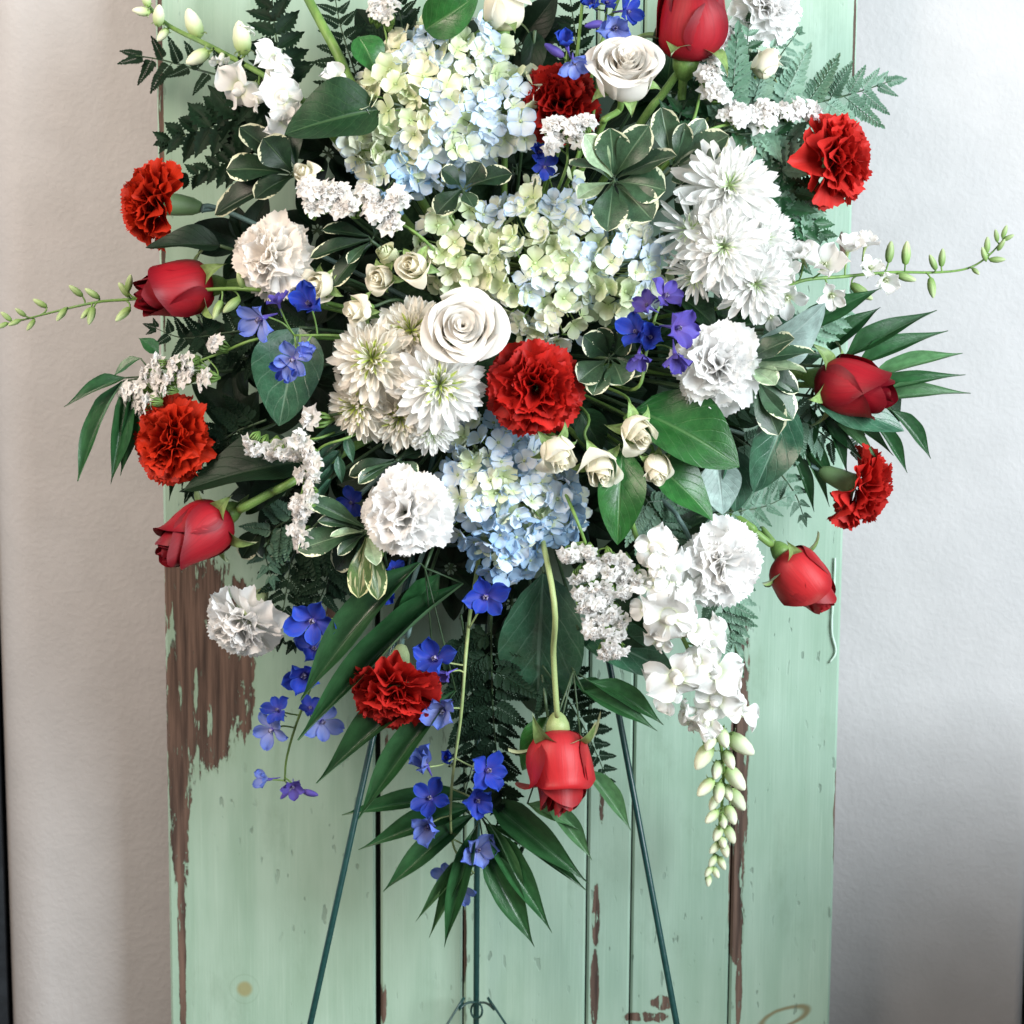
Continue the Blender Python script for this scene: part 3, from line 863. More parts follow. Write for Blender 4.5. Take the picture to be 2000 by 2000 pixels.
SHAPES = {
    'ovate': lambda s: blade(prof_ovate, 11, 15, 0.10 + .03 * (s % 3), 0.20, (-.06, .05, .10)[s % 3], .16, s),
    'obov': lambda s: blade(prof_obov, 9, 13, 0.06 + .05 * (s % 3), 0.16, (-.05, .04, .0)[s % 3], .12, s),
    'lance': lambda s: blade(prof_lance, 7, 15, 0.08, 0.22, (-.10, .10, .03)[s % 3], .05, s),
    'palm': lambda s: blade(prof_strap, 9, 17, 0.07, 0.18, (-.16, .16, .04)[s % 3], .05, s, 0, 4),
    'tooth': lambda s: blade(prof_lance, 5, 15, 0.05, 0.2, (-.06, .08, .03)[s % 3], .05, s, .20),
}
def leaf_mesh(shape, var, mat):
    def mk():
        V, F, UV = SHAPES[shape](var)
        return mk_mesh('leaf', V, F, M[mat], UV)
    return cached(('leaf', shape, var, mat), mk)

def pinna_mesh(var, mat):
    """one leatherleaf pinna: a thin midrib with toothed lobes on both sides, along +Y"""
    def mk():
        r_ = random.Random(var + 50)
        V, F, UV = [], [], []
        def lobe(y0, side, L, ang, wd):
            o = len(V)
            d = Vector((side * math.sin(ang), math.cos(ang), 0)); nn = Vector((-d.y, d.x, 0))
            outl = [(0, 0), (.22, .62), (.30, .50), (.46, .88), (.55, .70), (.70, .80), (.78, .55), (1, 0.04),
                    (.80, -.45), (.72, -.70), (.56, -.62), (.48, -.80), (.32, -.45), (.24, -.55)]
            z0 = r_.uniform(-.02, .02)
            V.append(Vector((0, y0, 0)) + d * L * .45 + Vector((0, 0, z0 - .012))); UV.append((.5, .5))
            for a, b in outl:
                V.append(Vector((0, y0, 0)) + d * L * a + nn * wd * b + Vector((0, 0, z0 * a + .02 * abs(b))))
                UV.append((.5 + b * .42, a))
            k = len(outl)
            for i in range(k):
                F.append((o, o + 1 + i, o + 1 + (i + 1) % k))
        n = 10
        for i in range(n):
            y0 = 0.08 + 0.74 * i / (n - 1)
            L = (0.19 * (1 - (i / (n)) ** 1.6) + .06) * r_.uniform(.9, 1.1)
            for s in (-1, 1):
                lobe(y0 + .03 * (s > 0), s, L, R(60 - 16 * i / n), L * .26 + .022)
        lobe(.84, 0.0001, .18, 0.0, .05)
        rib = tube([(0, 0, 0), (0, .5, .004), (0, .9, 0)], [.010, .008, .004], 5)
        o = len(V)
        V += [Vector(q) for q in rib[0]]; UV += [(.5, .5)] * len(rib[0]); F.extend(tuple(i + o for i in q) for q in rib[1])
        V2 = [v + Vector((0, 0, -0.12 * (v.y - .3) ** 2 + .05 * math.sin(v.y * 4 + var))) for v in V]
        return mk_mesh('pinna', V2, F, M[mat], UV, smooth=False)
    return cached(('pinna', var, mat), mk)

def frond(label, path, mat, n=8, plen=70, ang=62, kind='tooth', wr=0.36, dy=0.0, side=0, tilt=(0.1, 0.2, 1), stem='dark_stem', depth=None, cat='fern', name='fern_frond', taper=.85, s0=0.12, group=None, jag=0.12, depth_tip=0.0, mat2=None):
    """path: pixels base -> tip.  side 0 both sides, -1 left of travel only, +1 right only"""
    m_ = len(path)
    pts = [P(x, y, (depth if depth is not None else YD(x, y)) - dy - depth_tip * i / (m_ - 1)) for i, (x, y) in enumerate(path)]
    pth = spline(pts, 10)
    o, RM = thing(name, label, cat, pth[0], None, 1.0, group)
    inv = RM.inverted()
    plen *= 1.12
    u = PX(pts[0].y)
    L = len(pth)
    rr = random.Random(int(path[0][0] * 13 + path[-1][1] * 7))
    V, F, UV = tube([inv @ p for p in pth], [2.6 * u * (1 - .7 * i / (L - 1)) for i in range(L)], 6)
    part('rachis', mk_mesh('rachis', V, F, M[stem], UV), o)
    hint = DV(tilt)
    cum = [0.0]
    for i in range(1, L): cum.append(cum[-1] + (pth[i] - pth[i - 1]).length)
    def at(s):
        d = s * cum[-1]
        for i in range(1, L):
            if cum[i] >= d:
                t = (d - cum[i - 1]) / max(1e-9, cum[i] - cum[i - 1])
                return pth[i - 1].lerp(pth[i], t), (pth[i] - pth[i - 1]).normalized()
        return pth[-1], (pth[-1] - pth[-2]).normalized()
    for i in range(n):
        s = s0 + (0.97 - s0) * i / max(1, n - 1)
        p, t = at(s)
        for sd in (-1, 1):
            if side and sd != side: continue
            l = plen * u * ((1 - (i / n)) ** taper * .9 + .14) * rr.uniform(1 - jag, 1 + jag)
            h = (hint + Vector((rr.gauss(0, .16), 0, rr.gauss(0, .16)))).normalized()
            nrm = (h - t * h.dot(t)).normalized()
            lat = t.cross(nrm) * sd
            a = R(ang * (1 - .35 * i / n) + rr.uniform(-7, 7))
            d = t * math.cos(a) + lat * math.sin(a)
            q = p + d * l + nrm * l * rr.uniform(-.12, .10)
            mm = mat if not mat2 or rr.random() < .5 else mat2
            me = pinna_mesh(rr.randint(0, 3), mm) if kind == 'pinna' else leaf_mesh(kind, rr.randint(0, 2), mm)
            w = (q - p).length * (1.0 if kind == 'pinna' else wr)
            part('pinna' if kind == 'pinna' else 'leaflet', me, o, inv @ blade_m(p, q, h, w))
    p, t = at(.96)
    l = plen * u * .42
    me = pinna_mesh(1, mat) if kind == 'pinna' else leaf_mesh(kind, 1, mat)
    part('pinna' if kind == 'pinna' else 'leaflet', me, o, inv @ blade_m(p, p + t * l, hint, l * (1 if kind == 'pinna' else wr)))
    return o

def fern_leaf(label, path, pins, mat, mat2=None, dy=0.0, tilt=(0.1, 0.2, 1), group=None, dt=0.0):
    """a frond whose pinnae are given one by one as base and tip pixels"""
    pth = spline([P(x, y, YD(x, y) - dy) for x, y in path], 8)
    o, RM = thing('fern_frond', label, 'fern', pth[0], None, 1.0, group)
    inv = RM.inverted()
    u = PX(pth[0].y)
    L = len(pth)
    V, F, UV = tube([inv @ q for q in pth], [3.2 * u * (1 - .6 * i / (L - 1)) for i in range(L)], 6)
    part('rachis', mk_mesh('rachis', V, F, M['dark_stem'], UV), o)
    rr = random.Random(int(path[0][0] + path[-1][1]))
    for i, (bx, by, tx, ty) in enumerate(pins):
        b = min(pth, key=lambda q: (q - P(bx, by, q.y)).length)
        b = b.lerp(P(bx, by, b.y), .7)
        t = P(tx, ty, b.y - rr.uniform(-.012, .012) - dt)
        h = DV((tilt[0] + rr.gauss(0, .15), tilt[1] + rr.gauss(0, .15), tilt[2]))
        part('pinna', pinna_mesh(i % 4, mat2 if mat2 and rr.random() < .35 else mat), o, inv @ blade_m(b, t, h, (t - b).length * 1.0))
    return o

def leaves(name, label, cat, node, lst, shape, mat, dy=0.0, stem='dark_stem', stemr=3.5, group=None, path=None, core=True, part_name='leaf'):
    """a sprig: leaves (bx,by, tx,ty, width px, tilt(r,u,t), d_base, d_tip[, mat[, var]]) round a node pixel"""
    nx, ny = node
    y = YD(nx, ny) - dy
    loc = P(nx, ny, y)
    o, RM = thing(name, label, cat, loc, None, 1.0, group)
    inv = RM.inverted()
    u = PX(y)
    for i, q in enumerate(lst):
        bx, by, tx, ty, w, tilt, db, dt = q[:8]
        mt = q[8] if len(q) > 8 and q[8] else mat
        var = q[9] if len(q) > 9 else i % 3
        b, t = P(bx, by, y - db), P(tx, ty, y - dt)
        part(part_name, leaf_mesh(shape, var, mt), o, inv @ blade_m(b, t, DV(tilt), w * u))
        if math.hypot(bx - nx, by - ny) > 8:
            world_tube('petiole', [loc, loc.lerp(b, .5) + Vector((0, .002, 0)), b], 1.8 * u, o, RM, M[stem], 5)
    if path or core:
        pp = [loc] + ([P(a, b, y * .7 - .02) for a, b in path] if path else []) + [core_pt(nx, ny)]
        if len(pp) == 2: pp.insert(1, pp[0].lerp(pp[1], .5) + Vector((0, .012, 0)))
        world_tube('stem', spline(pp, 6), stemr * u, o, RM, M[stem])
    return o
# ================================================================ the setting
def wall_material():
    n = NT('painted_wall')
    ob = n.co('Object')
    v = n.mapping(ob, (1, 1, 1))
    z = n.noise(v, 170, 2.0, 0.5)
    z2 = n.noise(v, 22, 3.0)
    c = n.mix(n.step(z2, 0.3, 0.7), (0.388, 0.385, 0.380), (0.412, 0.408, 0.403))
    h = n.math('ADD', n.math('MULTIPLY', n.step(z, 0.38, 0.66), 0.7), n.math('MULTIPLY', z2, 0.4))
    return n.pbr(c, 0.62, 0.3, n.bump(h, 0.16, 0.0016))

YW = 0.075
XL = P(16, 1650, YW + .05).x
XR = P(1989, 1750, YW + .05).x
RB = 0.05
prof = [(XR + 0.0, 0.55), (XR + 0.0, YW + 0.012)]
prof += [(XR - 0.012 * (1 - math.cos(a)), YW + 0.012 * (1 - math.sin(a))) for a in np.linspace(0.3, math.pi / 2, 4)]
prof += [(XL + RB - RB * math.sin(a), YW + RB - RB * math.cos(a)) for a in np.linspace(0, math.pi / 2, 14)]
prof += [(XL, 0.55)]
zs = [0.0, 3.0]
V = [(x, y, z) for z in zs for x, y in prof]
k = len(prof)
F = [(i + 1, i, i + k, i + 1 + k) for i in range(k - 1)]
w = bpy.data.objects.new('wall', mk_mesh('wall', V, F, wall_material()))
COL.objects.link(w)
w['kind'] = 'structure'
w['label'] = 'pale painted wall with a fine textured finish behind the green board'
fl = bpy.data.objects.new('floor', mk_mesh('floor', [(-4, -4, 0), (4, -4, 0), (4, 3, 0), (-4, 3, 0)], [(0, 1, 2, 3)], plain_mat('floor_boards', (0.20, 0.15, 0.11), (0.27, 0.21, 0.16), 12, stretch=(1, 8, 1)), smooth=False))
COL.objects.link(fl)
fl['kind'] = 'structure'

def box(x0, x1, y0, y1, z0, z1, bev=0.0):
    if not bev:
        V = [(x, y, z) for z in (z0, z1) for y in (y0, y1) for x in (x0, x1)]
        F = [(0, 2, 3, 1), (4, 5, 7, 6), (0, 1, 5, 4), (2, 6, 7, 3), (0, 4, 6, 2), (1, 3, 7, 5)]
        return V, F, [(0, 0)] * 8
    b = bev
    ring = [(x0 + b, y0), (x1 - b, y0), (x1, y0 + b), (x1, y1), (x0, y1), (x0, y0 + b)]
    V = [(x, y, z) for z in (z0, z1) for x, y in ring]
    n = len(ring)
    F = [(i, (i + 1) % n, n + (i + 1) % n, n + i) for i in range(n)] + [tuple(range(n))[::-1], tuple(range(n, 2 * n))]
    return V, F, [(0, 0)] * len(V)

def solid(name, bx, mat, parent):
    return part(name, mk_mesh(name, bx[0], bx[1], mat, None, False), parent)

dark_metal = plain_mat('dark_metal', (0.012, 0.016, 0.02), (0.02, 0.026, 0.032), 50, rough=0.4)
grey_metal = plain_mat('grey_metal', (0.40, 0.44, 0.46), (0.48, 0.52, 0.54), 50, rough=0.35)
o, _ = thing('window_frame', 'grey window frame with a black seal at the lower left edge, beside the wall corner', 'window frame', (XL - 0.03, 0.11, 0))
solid('seal', box(0.012, 0.0292, -0.012, 0.2, 0.0, 2.6), dark_metal, o)
solid('frame_profile', box(-0.06, 0.0115, -0.005, 0.2, 0.0, 2.6), grey_metal, o)
o, _ = thing('window_frame', 'black window frame showing as a thin dark edge at the lower right border', 'window frame', (XR, 0.09, 0))
solid('frame_profile', box(0.001, 0.06, -0.012, 0.25, 0.0, 2.6), dark_metal, o)

kw = mk_mesh('added_shadow_block', *(lambda q: (q[0], q[1], w.data.materials[0]))(box(0.555, 1.9, -0.44, -0.22, 0, 0.90, 0.01)), None, False)  # unseen low block, added to throw the soft shadow at lower right
ko = bpy.data.objects.new('added_shadow_block', kw)
COL.objects.link(ko)
ko['kind'] = 'structure'

# ---- green painted board of planks
def board_material():
    n = NT('chipped_green_paint')
    ob = n.co('Object')
    x, y, z = n.sep(ob)
    blobs = [(395, 1290, 95, 215, 1.0), (450, 1180, 45, 60, .8), (470, 1330, 28, 110, .8), (343, 1470, 25, 300, .95), (352, 1850, 8, 260, 1.05), (335, 1150, 20, 120, 1),
             (312, 250, 5, 420, 1.1), (1440, 1520, 20, 330, 1.15), (1434, 1800, 16, 90, 1.1), (1440, 1940, 7, 90, 1.0), (1455, 1300, 10, 60, .7),
             (1161, 1790, 8, 70, 1.0), (1158, 1930, 9, 90, 1.05), (1172, 1560, 6, 50, .6), (745, 1960, 8, 45, 1.0), (752, 1460, 5, 50, .8), (905, 1860, 4, 90, .8),
             (1290, 1957, 26, 16, .95), (1262, 1985, 50, 12, .75), (1632, 1580, 7, 130, 1.0), (1626, 1900, 5, 90, .9), (1645, 470, 12, 30, .8), (1460, 62, 30, 22, .7), (1666, 60, 3, 140, .9),
             (725, 1330, 12, 30, .7), (640, 1220, 18, 40, .7)]
    nz = n.noise(n.mapping(ob, (1, 1, .28)), 110, 7.0, 0.70)
    nz2 = n.noise(n.mapping(ob, (1, 1, .10)), 40, 4.0, 0.6)
    tot = None
    for bx, bz, rx, rz, st in blobs:
        p = P(bx, bz, 0)
        p.x -= (p.z - 1.1) * math.sin(R(0.38))
        u = PX(0)
        dx = n.math('MULTIPLY', n.math('SUBTRACT', x, p.x), 1 / (rx * u))
        dz = n.math('MULTIPLY', n.math('SUBTRACT', z, p.z), 1 / (rz * u))
        d = n.math('SQRT', n.math('ADD', n.math('MULTIPLY', dx, dx), n.math('MULTIPLY', dz, dz)))
        q = n.math('MULTIPLY', n.step(d, 1.35, 0.55), st)
        tot = q if tot is None else n.math('MAXIMUM', tot, q)
    e = n.math('ADD', tot, n.math('ADD', n.math('MULTIPLY', n.math('SUBTRACT', nz, .5), 2.3), n.math('MULTIPLY', n.math('SUBTRACT', nz2, .5), 1.5)))
    chip = n.math('MULTIPLY', n.step(e, 0.50, 0.56), n.step(tot, 0.05, 0.12))
    fleck = n.noise(n.mapping(ob, (1, 1, .16), (3, 1, 2)), 90, 4.0, .65)
    chip = n.math('MULTIPLY', chip, n.step(fleck, .615, .585))
    # small dark nicks and scratches all over
    nick = n.noise(n.mapping(ob, (1, 1, .35)), 130, 2.0, 0.5)
    nickm = n.math('MULTIPLY', n.step(nick, 0.655, 0.69), n.step(n.noise(ob, 9, 2.0), 0.42, 0.62))
    wear = n.noise(n.mapping(ob, (1, 1, .12)), 30, 4.0, .6)
    wear2 = n.noise(ob, 7, 3.0)
    green = n.mix(n.step(wear, .3, .72), (0.262, 0.394, 0.302), (0.336, 0.470, 0.378))
    green = n.mix(n.math('MULTIPLY', n.step(wear2, .40, .75), .45), green, (0.225, 0.345, 0.245))
    fib = n.noise(n.mapping(ob, (1, 1, .018)), 420, 3.0, .6)
    green = n.mix(n.math('MULTIPLY', n.step(fib, .56, .72), .25), green, (0.40, 0.54, 0.44))
    grime = n.noise(n.mapping(ob, (1, 1, .5)), 16, 6.0, .7)
    green = n.mix(n.math('MULTIPLY', n.step(grime, .52, .70), .30), green, (0.17, 0.25, 0.175))
    # thin worn halo round the bare places, and wood grain
    halo = n.math('MULTIPLY', n.step(e, 0.2, 0.55), n.step(tot, 0.02, 0.3))
    green = n.mix(n.math('MULTIPLY', halo, .35), green, (0.20, 0.30, 0.20))
    wood = n.mix(n.step(n.noise(n.mapping(ob, (1, 1, .05)), 160, 4.0, .6), .3, .7), (0.042, 0.027, 0.021), (0.155, 0.100, 0.074))
    # two knots whose rings show through the paint
    for bx, bz, r1, sx in ((481, 1935, 17, 1.0), (1535, 1985, 34, .42)):
        p = P(bx, bz, 0)
        u = PX(0) * r1
        dx = n.math('MULTIPLY', n.math('SUBTRACT', x, p.x), 1 / u)
        dz = n.math('MULTIPLY', n.math('ADD', n.math('SUBTRACT', z, p.z), n.math('MULTIPLY', n.math('SUBTRACT', x, p.x), -0.35 if sx < 1 else 0)), 1 / (u * sx))
        d = n.math('SQRT', n.math('ADD', n.math('MULTIPLY', dx, dx), n.math('MULTIPLY', dz, dz)))
        d = n.math('ADD', d, n.math('MULTIPLY', n.math('SUBTRACT', wear, .5), .5))
        if sx == 1.0:
            green = n.mix(n.math('MULTIPLY', n.step(d, 1.15, .6), .75), green, (0.26, 0.23, 0.085))
            green = n.mix(n.math('MULTIPLY', n.step(n.math('ABSOLUTE', n.math('SUBTRACT', d, 1.75)), 
                        .16, .02), .2), green, (0.16, 0.24, 0.16))
        else:
            green = n.mix(n.math('MULTIPLY', n.step(n.math('ABSOLUTE', n.math('SUBTRACT', d, 1.35)), .42, .05), .8), green, (0.16, 0.12, 0.045))
    c = n.mix(chip, green, wood)
    c = n.mix(n.math('MULTIPLY', nickm, .55), c, (0.11, 0.16, 0.125))
    h = n.math('ADD', n.math('MULTIPLY', chip, -1.0), n.math('ADD', n.math('MULTIPLY', wear, .35), n.math('ADD', n.math('MULTIPLY', fib, .12), n.math('MULTIPLY', nickm, -.4))))
    rg = n.math('MULTIPLY_ADD', chip, .25, .52)
    return n.pbr(c, rg, 0.35, n.bump(h, .6, .0028))

bm_ = board_material()
door, _ = thing('wooden_board', 'tall board of green painted planks with chipped brown patches, leaning on the wall', 'board', (0, 0, 0))
door.rotation_quaternion = Quaternion((0, 1, 0), R(0.38))
door.location = (-1.1 * math.sin(R(0.38)) + .0015, 0, 0)
zc = 1.1
def bx_at(px): return P(px, 1000, 0).x
seams = [316, 734, 905, 1152, 1241, 1440, 1645]
for i in range(len(seams) - 1):
    g0 = 0.0 if i == 0 else (0.0026 if seams[i] == 734 else 0.0008)
    g1 = 0.0 if i == len(seams) - 2 else (0.0026 if seams[i + 1] == 734 else 0.0008)
    off = rnd.uniform(0, .0012)
    solid('plank', box(bx_at(seams[i]) + g0, bx_at(seams[i + 1]) - g1, off, 0.028, 0.02, 2.1, 0.0022), bm_, door)
wood_dark = plain_mat('bare_wood', (0.05, 0.03, 0.02), (0.11, 0.07, 0.05), 60, stretch=(1, 1, .1), rough=.8)
solid('dark_gap_sheet', box(bx_at(340), bx_at(1625), 0.0285, 0.034, 0.03, 2.08), dark_metal, door)  # dark sheet added so the gaps between planks look black
solid('batten', box(bx_at(345), bx_at(1630), 0.0345, 0.05, 1.75, 1.85), wood_dark, door)
solid('batten', box(bx_at(345), bx_at(1630), 0.0345, 0.05, 1.0, 1.1), wood_dark, door)
solid('batten', box(bx_at(345), bx_at(1630), 0.0345, 0.05, 0.3, 0.4), wood_dark, door)
V, F, UV = tube(spline([P(1629, 1085, -.0016), P(1628, 1130, -.0018), P(1625, 1180, -.0018), P(1624, 1230, -.0018), P(1632, 1268, -.0018), P(1620, 1290, -.0014)], 5), [.0007 + .0004 * abs(math.sin(i * .8)) for i in range(26)], 6)
part('paint_drip', mk_mesh('paint_drip', V, F, plain_mat('pale_paint', (.50, .66, .56), (.55, .70, .60), 90), UV), door)

# ---- wire easel
loc = P(960, 300, -0.03)
es, EM = thing('wire_easel', 'dark green wire easel standing before the green board and carrying the flowers', 'easel', (loc.x, loc.y, 0.0))
inv = EM.inverted()
def to_floor(a, b):
    t = (a.z - 0.004) / (a.z - b.z)
    return a.lerp(b, t)
apex = P(985, 265, -0.045)
lf = to_floor(apex, P(606, 2000, -0.16)); rf = to_floor(apex, P(1316, 2000, -0.16))
cb = P(938, 300, -0.030); cf = to_floor(cb, P(930, 2000, -0.018))
u = PX(-.1)
for a, b in ((apex, lf), (apex + Vector((.006, 0, 0)), rf), (cb, cf)):
    world_tube('leg', [a, a.lerp(b, .5), b], 6.3 * u, es, EM, M['wire'], 10)
world_tube('post', [P(953, 1020, -.028), P(953, 1360, -.028)], 6 * u, es, EM, M['wire'], 10)
for sd, ft in ((-1, lf), (1, rf)):
    world_tube('brace', spline([P(931, 1958, -.029), P(931 + sd * 18, 1959, -.031), P(931 + sd * 34, 1972, -.036), P(931 + sd * 62, 2008, -.05), apex.lerp(ft, .80)], 6), 2.6 * u, es, EM, M['wire'], 7)
world_tube('wire_tie', spline([P(931 + 11 * math.cos(a), 1974 + 15 * math.sin(a), -.026 - .006 * (1 + math.cos(a))) for a in np.linspace(0, 2 * math.pi, 12)], 3), 2.4 * u, es, EM, M['wire'], 6)
world_tube('crossbar', [apex.lerp(lf, .26), apex.lerp(rf, .26)], 4.5 * u, es, EM, M['wire'], 8)

c = P(980, 690, -0.045)
fo = bpy.data.objects.new('floral_foam', None)
V, F, UV = box(-.10, .10, -.022, .022, -.16, .16, .008)
me = mk_mesh('floral_foam', V, F, M['foam'], None, False)
bpy.data.objects.remove(fo)
fo = bpy.data.objects.new('floral_foam', me)
COL.objects.link(fo)
fo.location = c
fo['label'], fo['category'] = 'dark green foam block hidden in the middle of the spray behind the flowers', 'foam block'

# ================================================================ roses
rose(1352, 26, 178, (0.10, 0.93, 0.35), 'tight', 'red_rose', 'dark red rosebud at the top, upright beside the white rose', [(1330, 140), (1290, 190), (1245, 250)], 0.02, 0, 0.6, stemr=8)
rose(1222, 142, 160, (0.08, 0.52, 0.80), 'cup', 'white_rose', 'open white rose at the top, beside the dark red carnation', [(1180, 235), (1165, 270)], 0.03, 1, 0.4)
rose(342, 567, 146, (-0.88, -0.16, 0.42), 'tight', 'red_rose', 'red rosebud pointing left under the dark leaf, across the green budded spike', [(430, 564), (500, 566)], 0.0, 2, 2.4, stemr=7.5)
rose(903, 640, 170, (0.02, 0.06, 1.0), 'open', 'white_rose', 'large open white rose facing forward beside the central red carnation', None, 0.035, 3, 1.0)
rose(380, 1046, 156, (-0.74, -0.52, 0.42), 'tight', 'red_rose', 'red rosebud with green sepals pointing down left above the bare brown patch', [(470, 994, .02), (530, 962, .04), (590, 930, .05)], 0.02, 4, 1.2, stemr=9, stem='stem')
rose(1670, 757, 152, (0.84, -0.24, 0.48), 'tight', 'red_rose', 'bright red rosebud pointing right over the palm leaves', [(1560, 752)], 0.02, 5, 0.2)
rose(1572, 1134, 136, (0.60, -0.74, 0.25), 'tight', 'coral_rose', 'half closed pinkish red rosebud drooping right below the small side carnation', [(1505, 1062, .02), (1470, 1035, .035), (1430, 1004, .04)], 0.0, 6, 2.9, stemr=7.5)
rose(1094, 1507, 164, (0.05, -0.97, 0.16), 'bud', 'coral_rose', 'light red rosebud hanging upside down at the bottom of the spray', [(1088, 1395, .02), (1081, 1280, .045), (1077, 1140, .085)], 0.035, 7, 4.0, stemr=5.8, stem='pale_stem')
rose(982, 8, 100, (0.02, 0.95, 0.28), 'bud', 'cream_rose', 'upright cream rosebud cut by the top border above the upper hydrangea', [(985, 95), (988, 140)], 0.0, 8, 0.5)
rose(862, -18, 100, (0.0, 0.75, 0.65), 'open', 'white_rose', 'white rose mostly out of frame behind the green leaf at the top', None, -0.02, 1, 2.0)
# spray roses
def mini(px, py, h, axis, label, path=None, dy=0.0, v=0, mat='cream_rose', roll=None, kind='mini'):
    return rose(px, py, h, axis, kind, mat, label, path, dy, v, roll, 'spray rose', 'stem', 'spray_rose', 'small cream spray roses', True, 3.2)
mini(806, 518, 66, (-0.35, -0.05, 0.90), 'small cream rose touching the left end of the middle hydrangea', None, .03, 0)
mini(757, 499, 48, (-0.5, 0.5, 0.7), 'small closed greenish rosebud above its cream neighbours', None, .015, 1, 'green_bud', None, 'bud')
mini(742, 541, 56, (-0.45, -0.25, 0.85), 'small cream rose tucked under the closed greenish bud', None, .02, 2)
mini(622, 557, 66, (-0.50, -0.15, 0.80), 'small cream rose between the blush carnation and dark blue flower', None, .01, 3)
mini(697, 606, 58, (-0.72, -0.22, 0.62), 'small round cream rosebud just above the left chrysanthemums', None, .03, 4)
mini(1092, 888, 78, (0.34, -0.75, 0.55), 'small cream rose drooping over the lower hydrangea under the red carnation', None, .03, 5)
mini(1174, 918, 82, (0.16, -0.55, 0.80), 'small cream rose with open petals on the big green leaves', [(1142, 850), (1140, 800)], .03, 6)
mini(1250, 845, 78, (0.38, -0.42, 0.80), 'small cream rose highest of those on the big green leaves', [(1228, 800), (1205, 765)], .03, 7)
mini(1283, 916, 64, (0.12, -0.72, 0.60), 'small round cream rosebud lying on the wide glossy leaf', [(1268, 870), (1240, 820)], .03, 8, 'cream_rose', None, 'bud')
mini(1498, 124, 62, (0.55, 0.80, 0.25), 'small cream rosebud standing among the ferns at the upper right', [(1465, 170), (1410, 215), (1375, 240)], .0, 9, 'cream_rose', None, 'bud')
mini(594, 338, 46, (-0.4, 0.3, 0.8), 'small cream rose half hidden in dark leaves left of the upper hydrangea', None, .01, 10)

# ================================================================ carnations
carnation(290, 394, 86, (-0.93, 0.06, 0.36), 'orange_carn', 'orange red carnation facing left over the board edge, topmost at the left', [(395, 412), (460, 420)], .0)
carnation(326, 856, 87, (-0.58, 0.04, 0.81), 'orange_carn', 'orange red carnation facing forward below the white statice at the left', None, .01)
carnation(1047, 757, 94, (0.02, -0.05, 1.0), 'red_carn', 'large red carnation in the middle of the spray', None, .03)
carnation(1092, 198, 78, (0.05, 0.15, 0.98), 'deep_carn', 'dark red carnation behind the upper white rose', None, -.015)
carnation(1644, 308, 92, (0.88, 0.08, 0.46), 'coral_carn', 'bright red carnation facing right at the upper right edge of the board', [(1560, 350), (1495, 368), (1440, 390)], .01, loose=.4)
carnation(1692, 960, 82, (0.86, -0.40, 0.08), 'coral_carn', 'small coral red carnation seen from the side at the right', [(1590, 910), (1545, 888), (1490, 860)], .0, cal='calyx', stemr=4)
carnation(770, 1362, 96, (-0.10, -0.82, 0.52), 'coral_carn', 'red carnation hanging face down in front of the left easel leg', [(797, 1240), (806, 1190), (815, 1110)], .02, cal='calyx_pale', stemr=5)
carnation(524, 497, 82, (-0.50, 0.12, 0.85), 'blush_carn', 'blush white carnation behind the small left roses', None, .01, loose=.8)
carnation(789, 1000, 90, (-0.16, 0.10, 0.97), 'white_carn', 'full white carnation left of the lower blue hydrangea', None, .03)
carnation(466, 1226, 84, (-0.45, -0.70, 0.55), 'white_carn', 'white carnation drooping before the bare brown patch of the board', [(530, 1150), (560, 1110), (600, 1060)], .0, cal='calyx_pale')
carnation(1408, 712, 88, (0.12, 0.10, 0.97), 'white_carn', 'white carnation below the right hand chrysanthemums', None, .02, loose=1.0)
carnation(1418, 1104, 88, (0.40, -0.20, 0.88), 'white_carn', 'white carnation at the lower right above the snapdragon spike', [(1330, 1020), (1280, 965)], .02)
carnation(1505, 5, 76, (0.55, 0.30, 0.75), 'white_carn', 'white carnation cut by the top border at the right', [(1440, 40), (1400, 90)], .0)

# ================================================================ chrysanthemums
G1, G2 = 'cream chrysanthemums left of the white rose', 'white chrysanthemums at the right'
mum(728, 702, 92, (-0.20, 0.12, 0.95), 'cream chrysanthemum fully open, largest of the left cluster on its outer side', 'mum_warm', 'mum_eye', .030, group=G1)
mum(803, 650, 82, (-0.02, 0.32, 0.92), 'cream chrysanthemum half covered by the large white rose', 'mum_warm', 'mum_eye', .015, group=G1)
mum(858, 752, 96, (0.16, -0.08, 0.96), 'white chrysanthemum with green eye directly under the large white rose', 'mum', 'mum_eye', .034, group=G1)
mum(700, 792, 78, (-0.48, -0.24, 0.82), 'cream chrysanthemum facing down left, lowest on the outer side of its cluster', 'mum_warm', 'mum_eye', .018, group=G1)
mum(782, 812, 76, (-0.05, -0.42, 0.88), 'cream chrysanthemum at the lower end of the left cluster, between two others', 'mum_warm', 'mum_eye', .016, group=G1)
mum(842, 838, 60, (0.25, -0.50, 0.80), 'small chrysanthemum peeping out just above the lower blue hydrangea', 'mum', 'mum_eye_pale', .010, group=G1)
FLATL = [(15, 96, 1.0, 0.070, 0.05), (13, 78, .92, .070, .15), (10, 58, .62, .072, .25)]
mum(1422, 366, 108, (0.22, 0.25, 0.94), 'large white chrysanthemum at the top of the right cluster', 'mum', 'mum_eye_pale', .030, eyesz=.55, eyes=12, group=G2)
mum(1352, 448, 84, (-0.45, -0.10, 0.86), 'thin petalled white chrysanthemum beside the middle hydrangea', 'mum', 'mum_eye_pale', .028, None, FLATL, 14, G2, .7)
mum(1412, 482, 92, (0.0, -0.05, 1.0), 'white chrysanthemum in the middle of the right cluster', 'mum', 'mum_eye_pale', .040, eyesz=.55, eyes=12, group=G2)
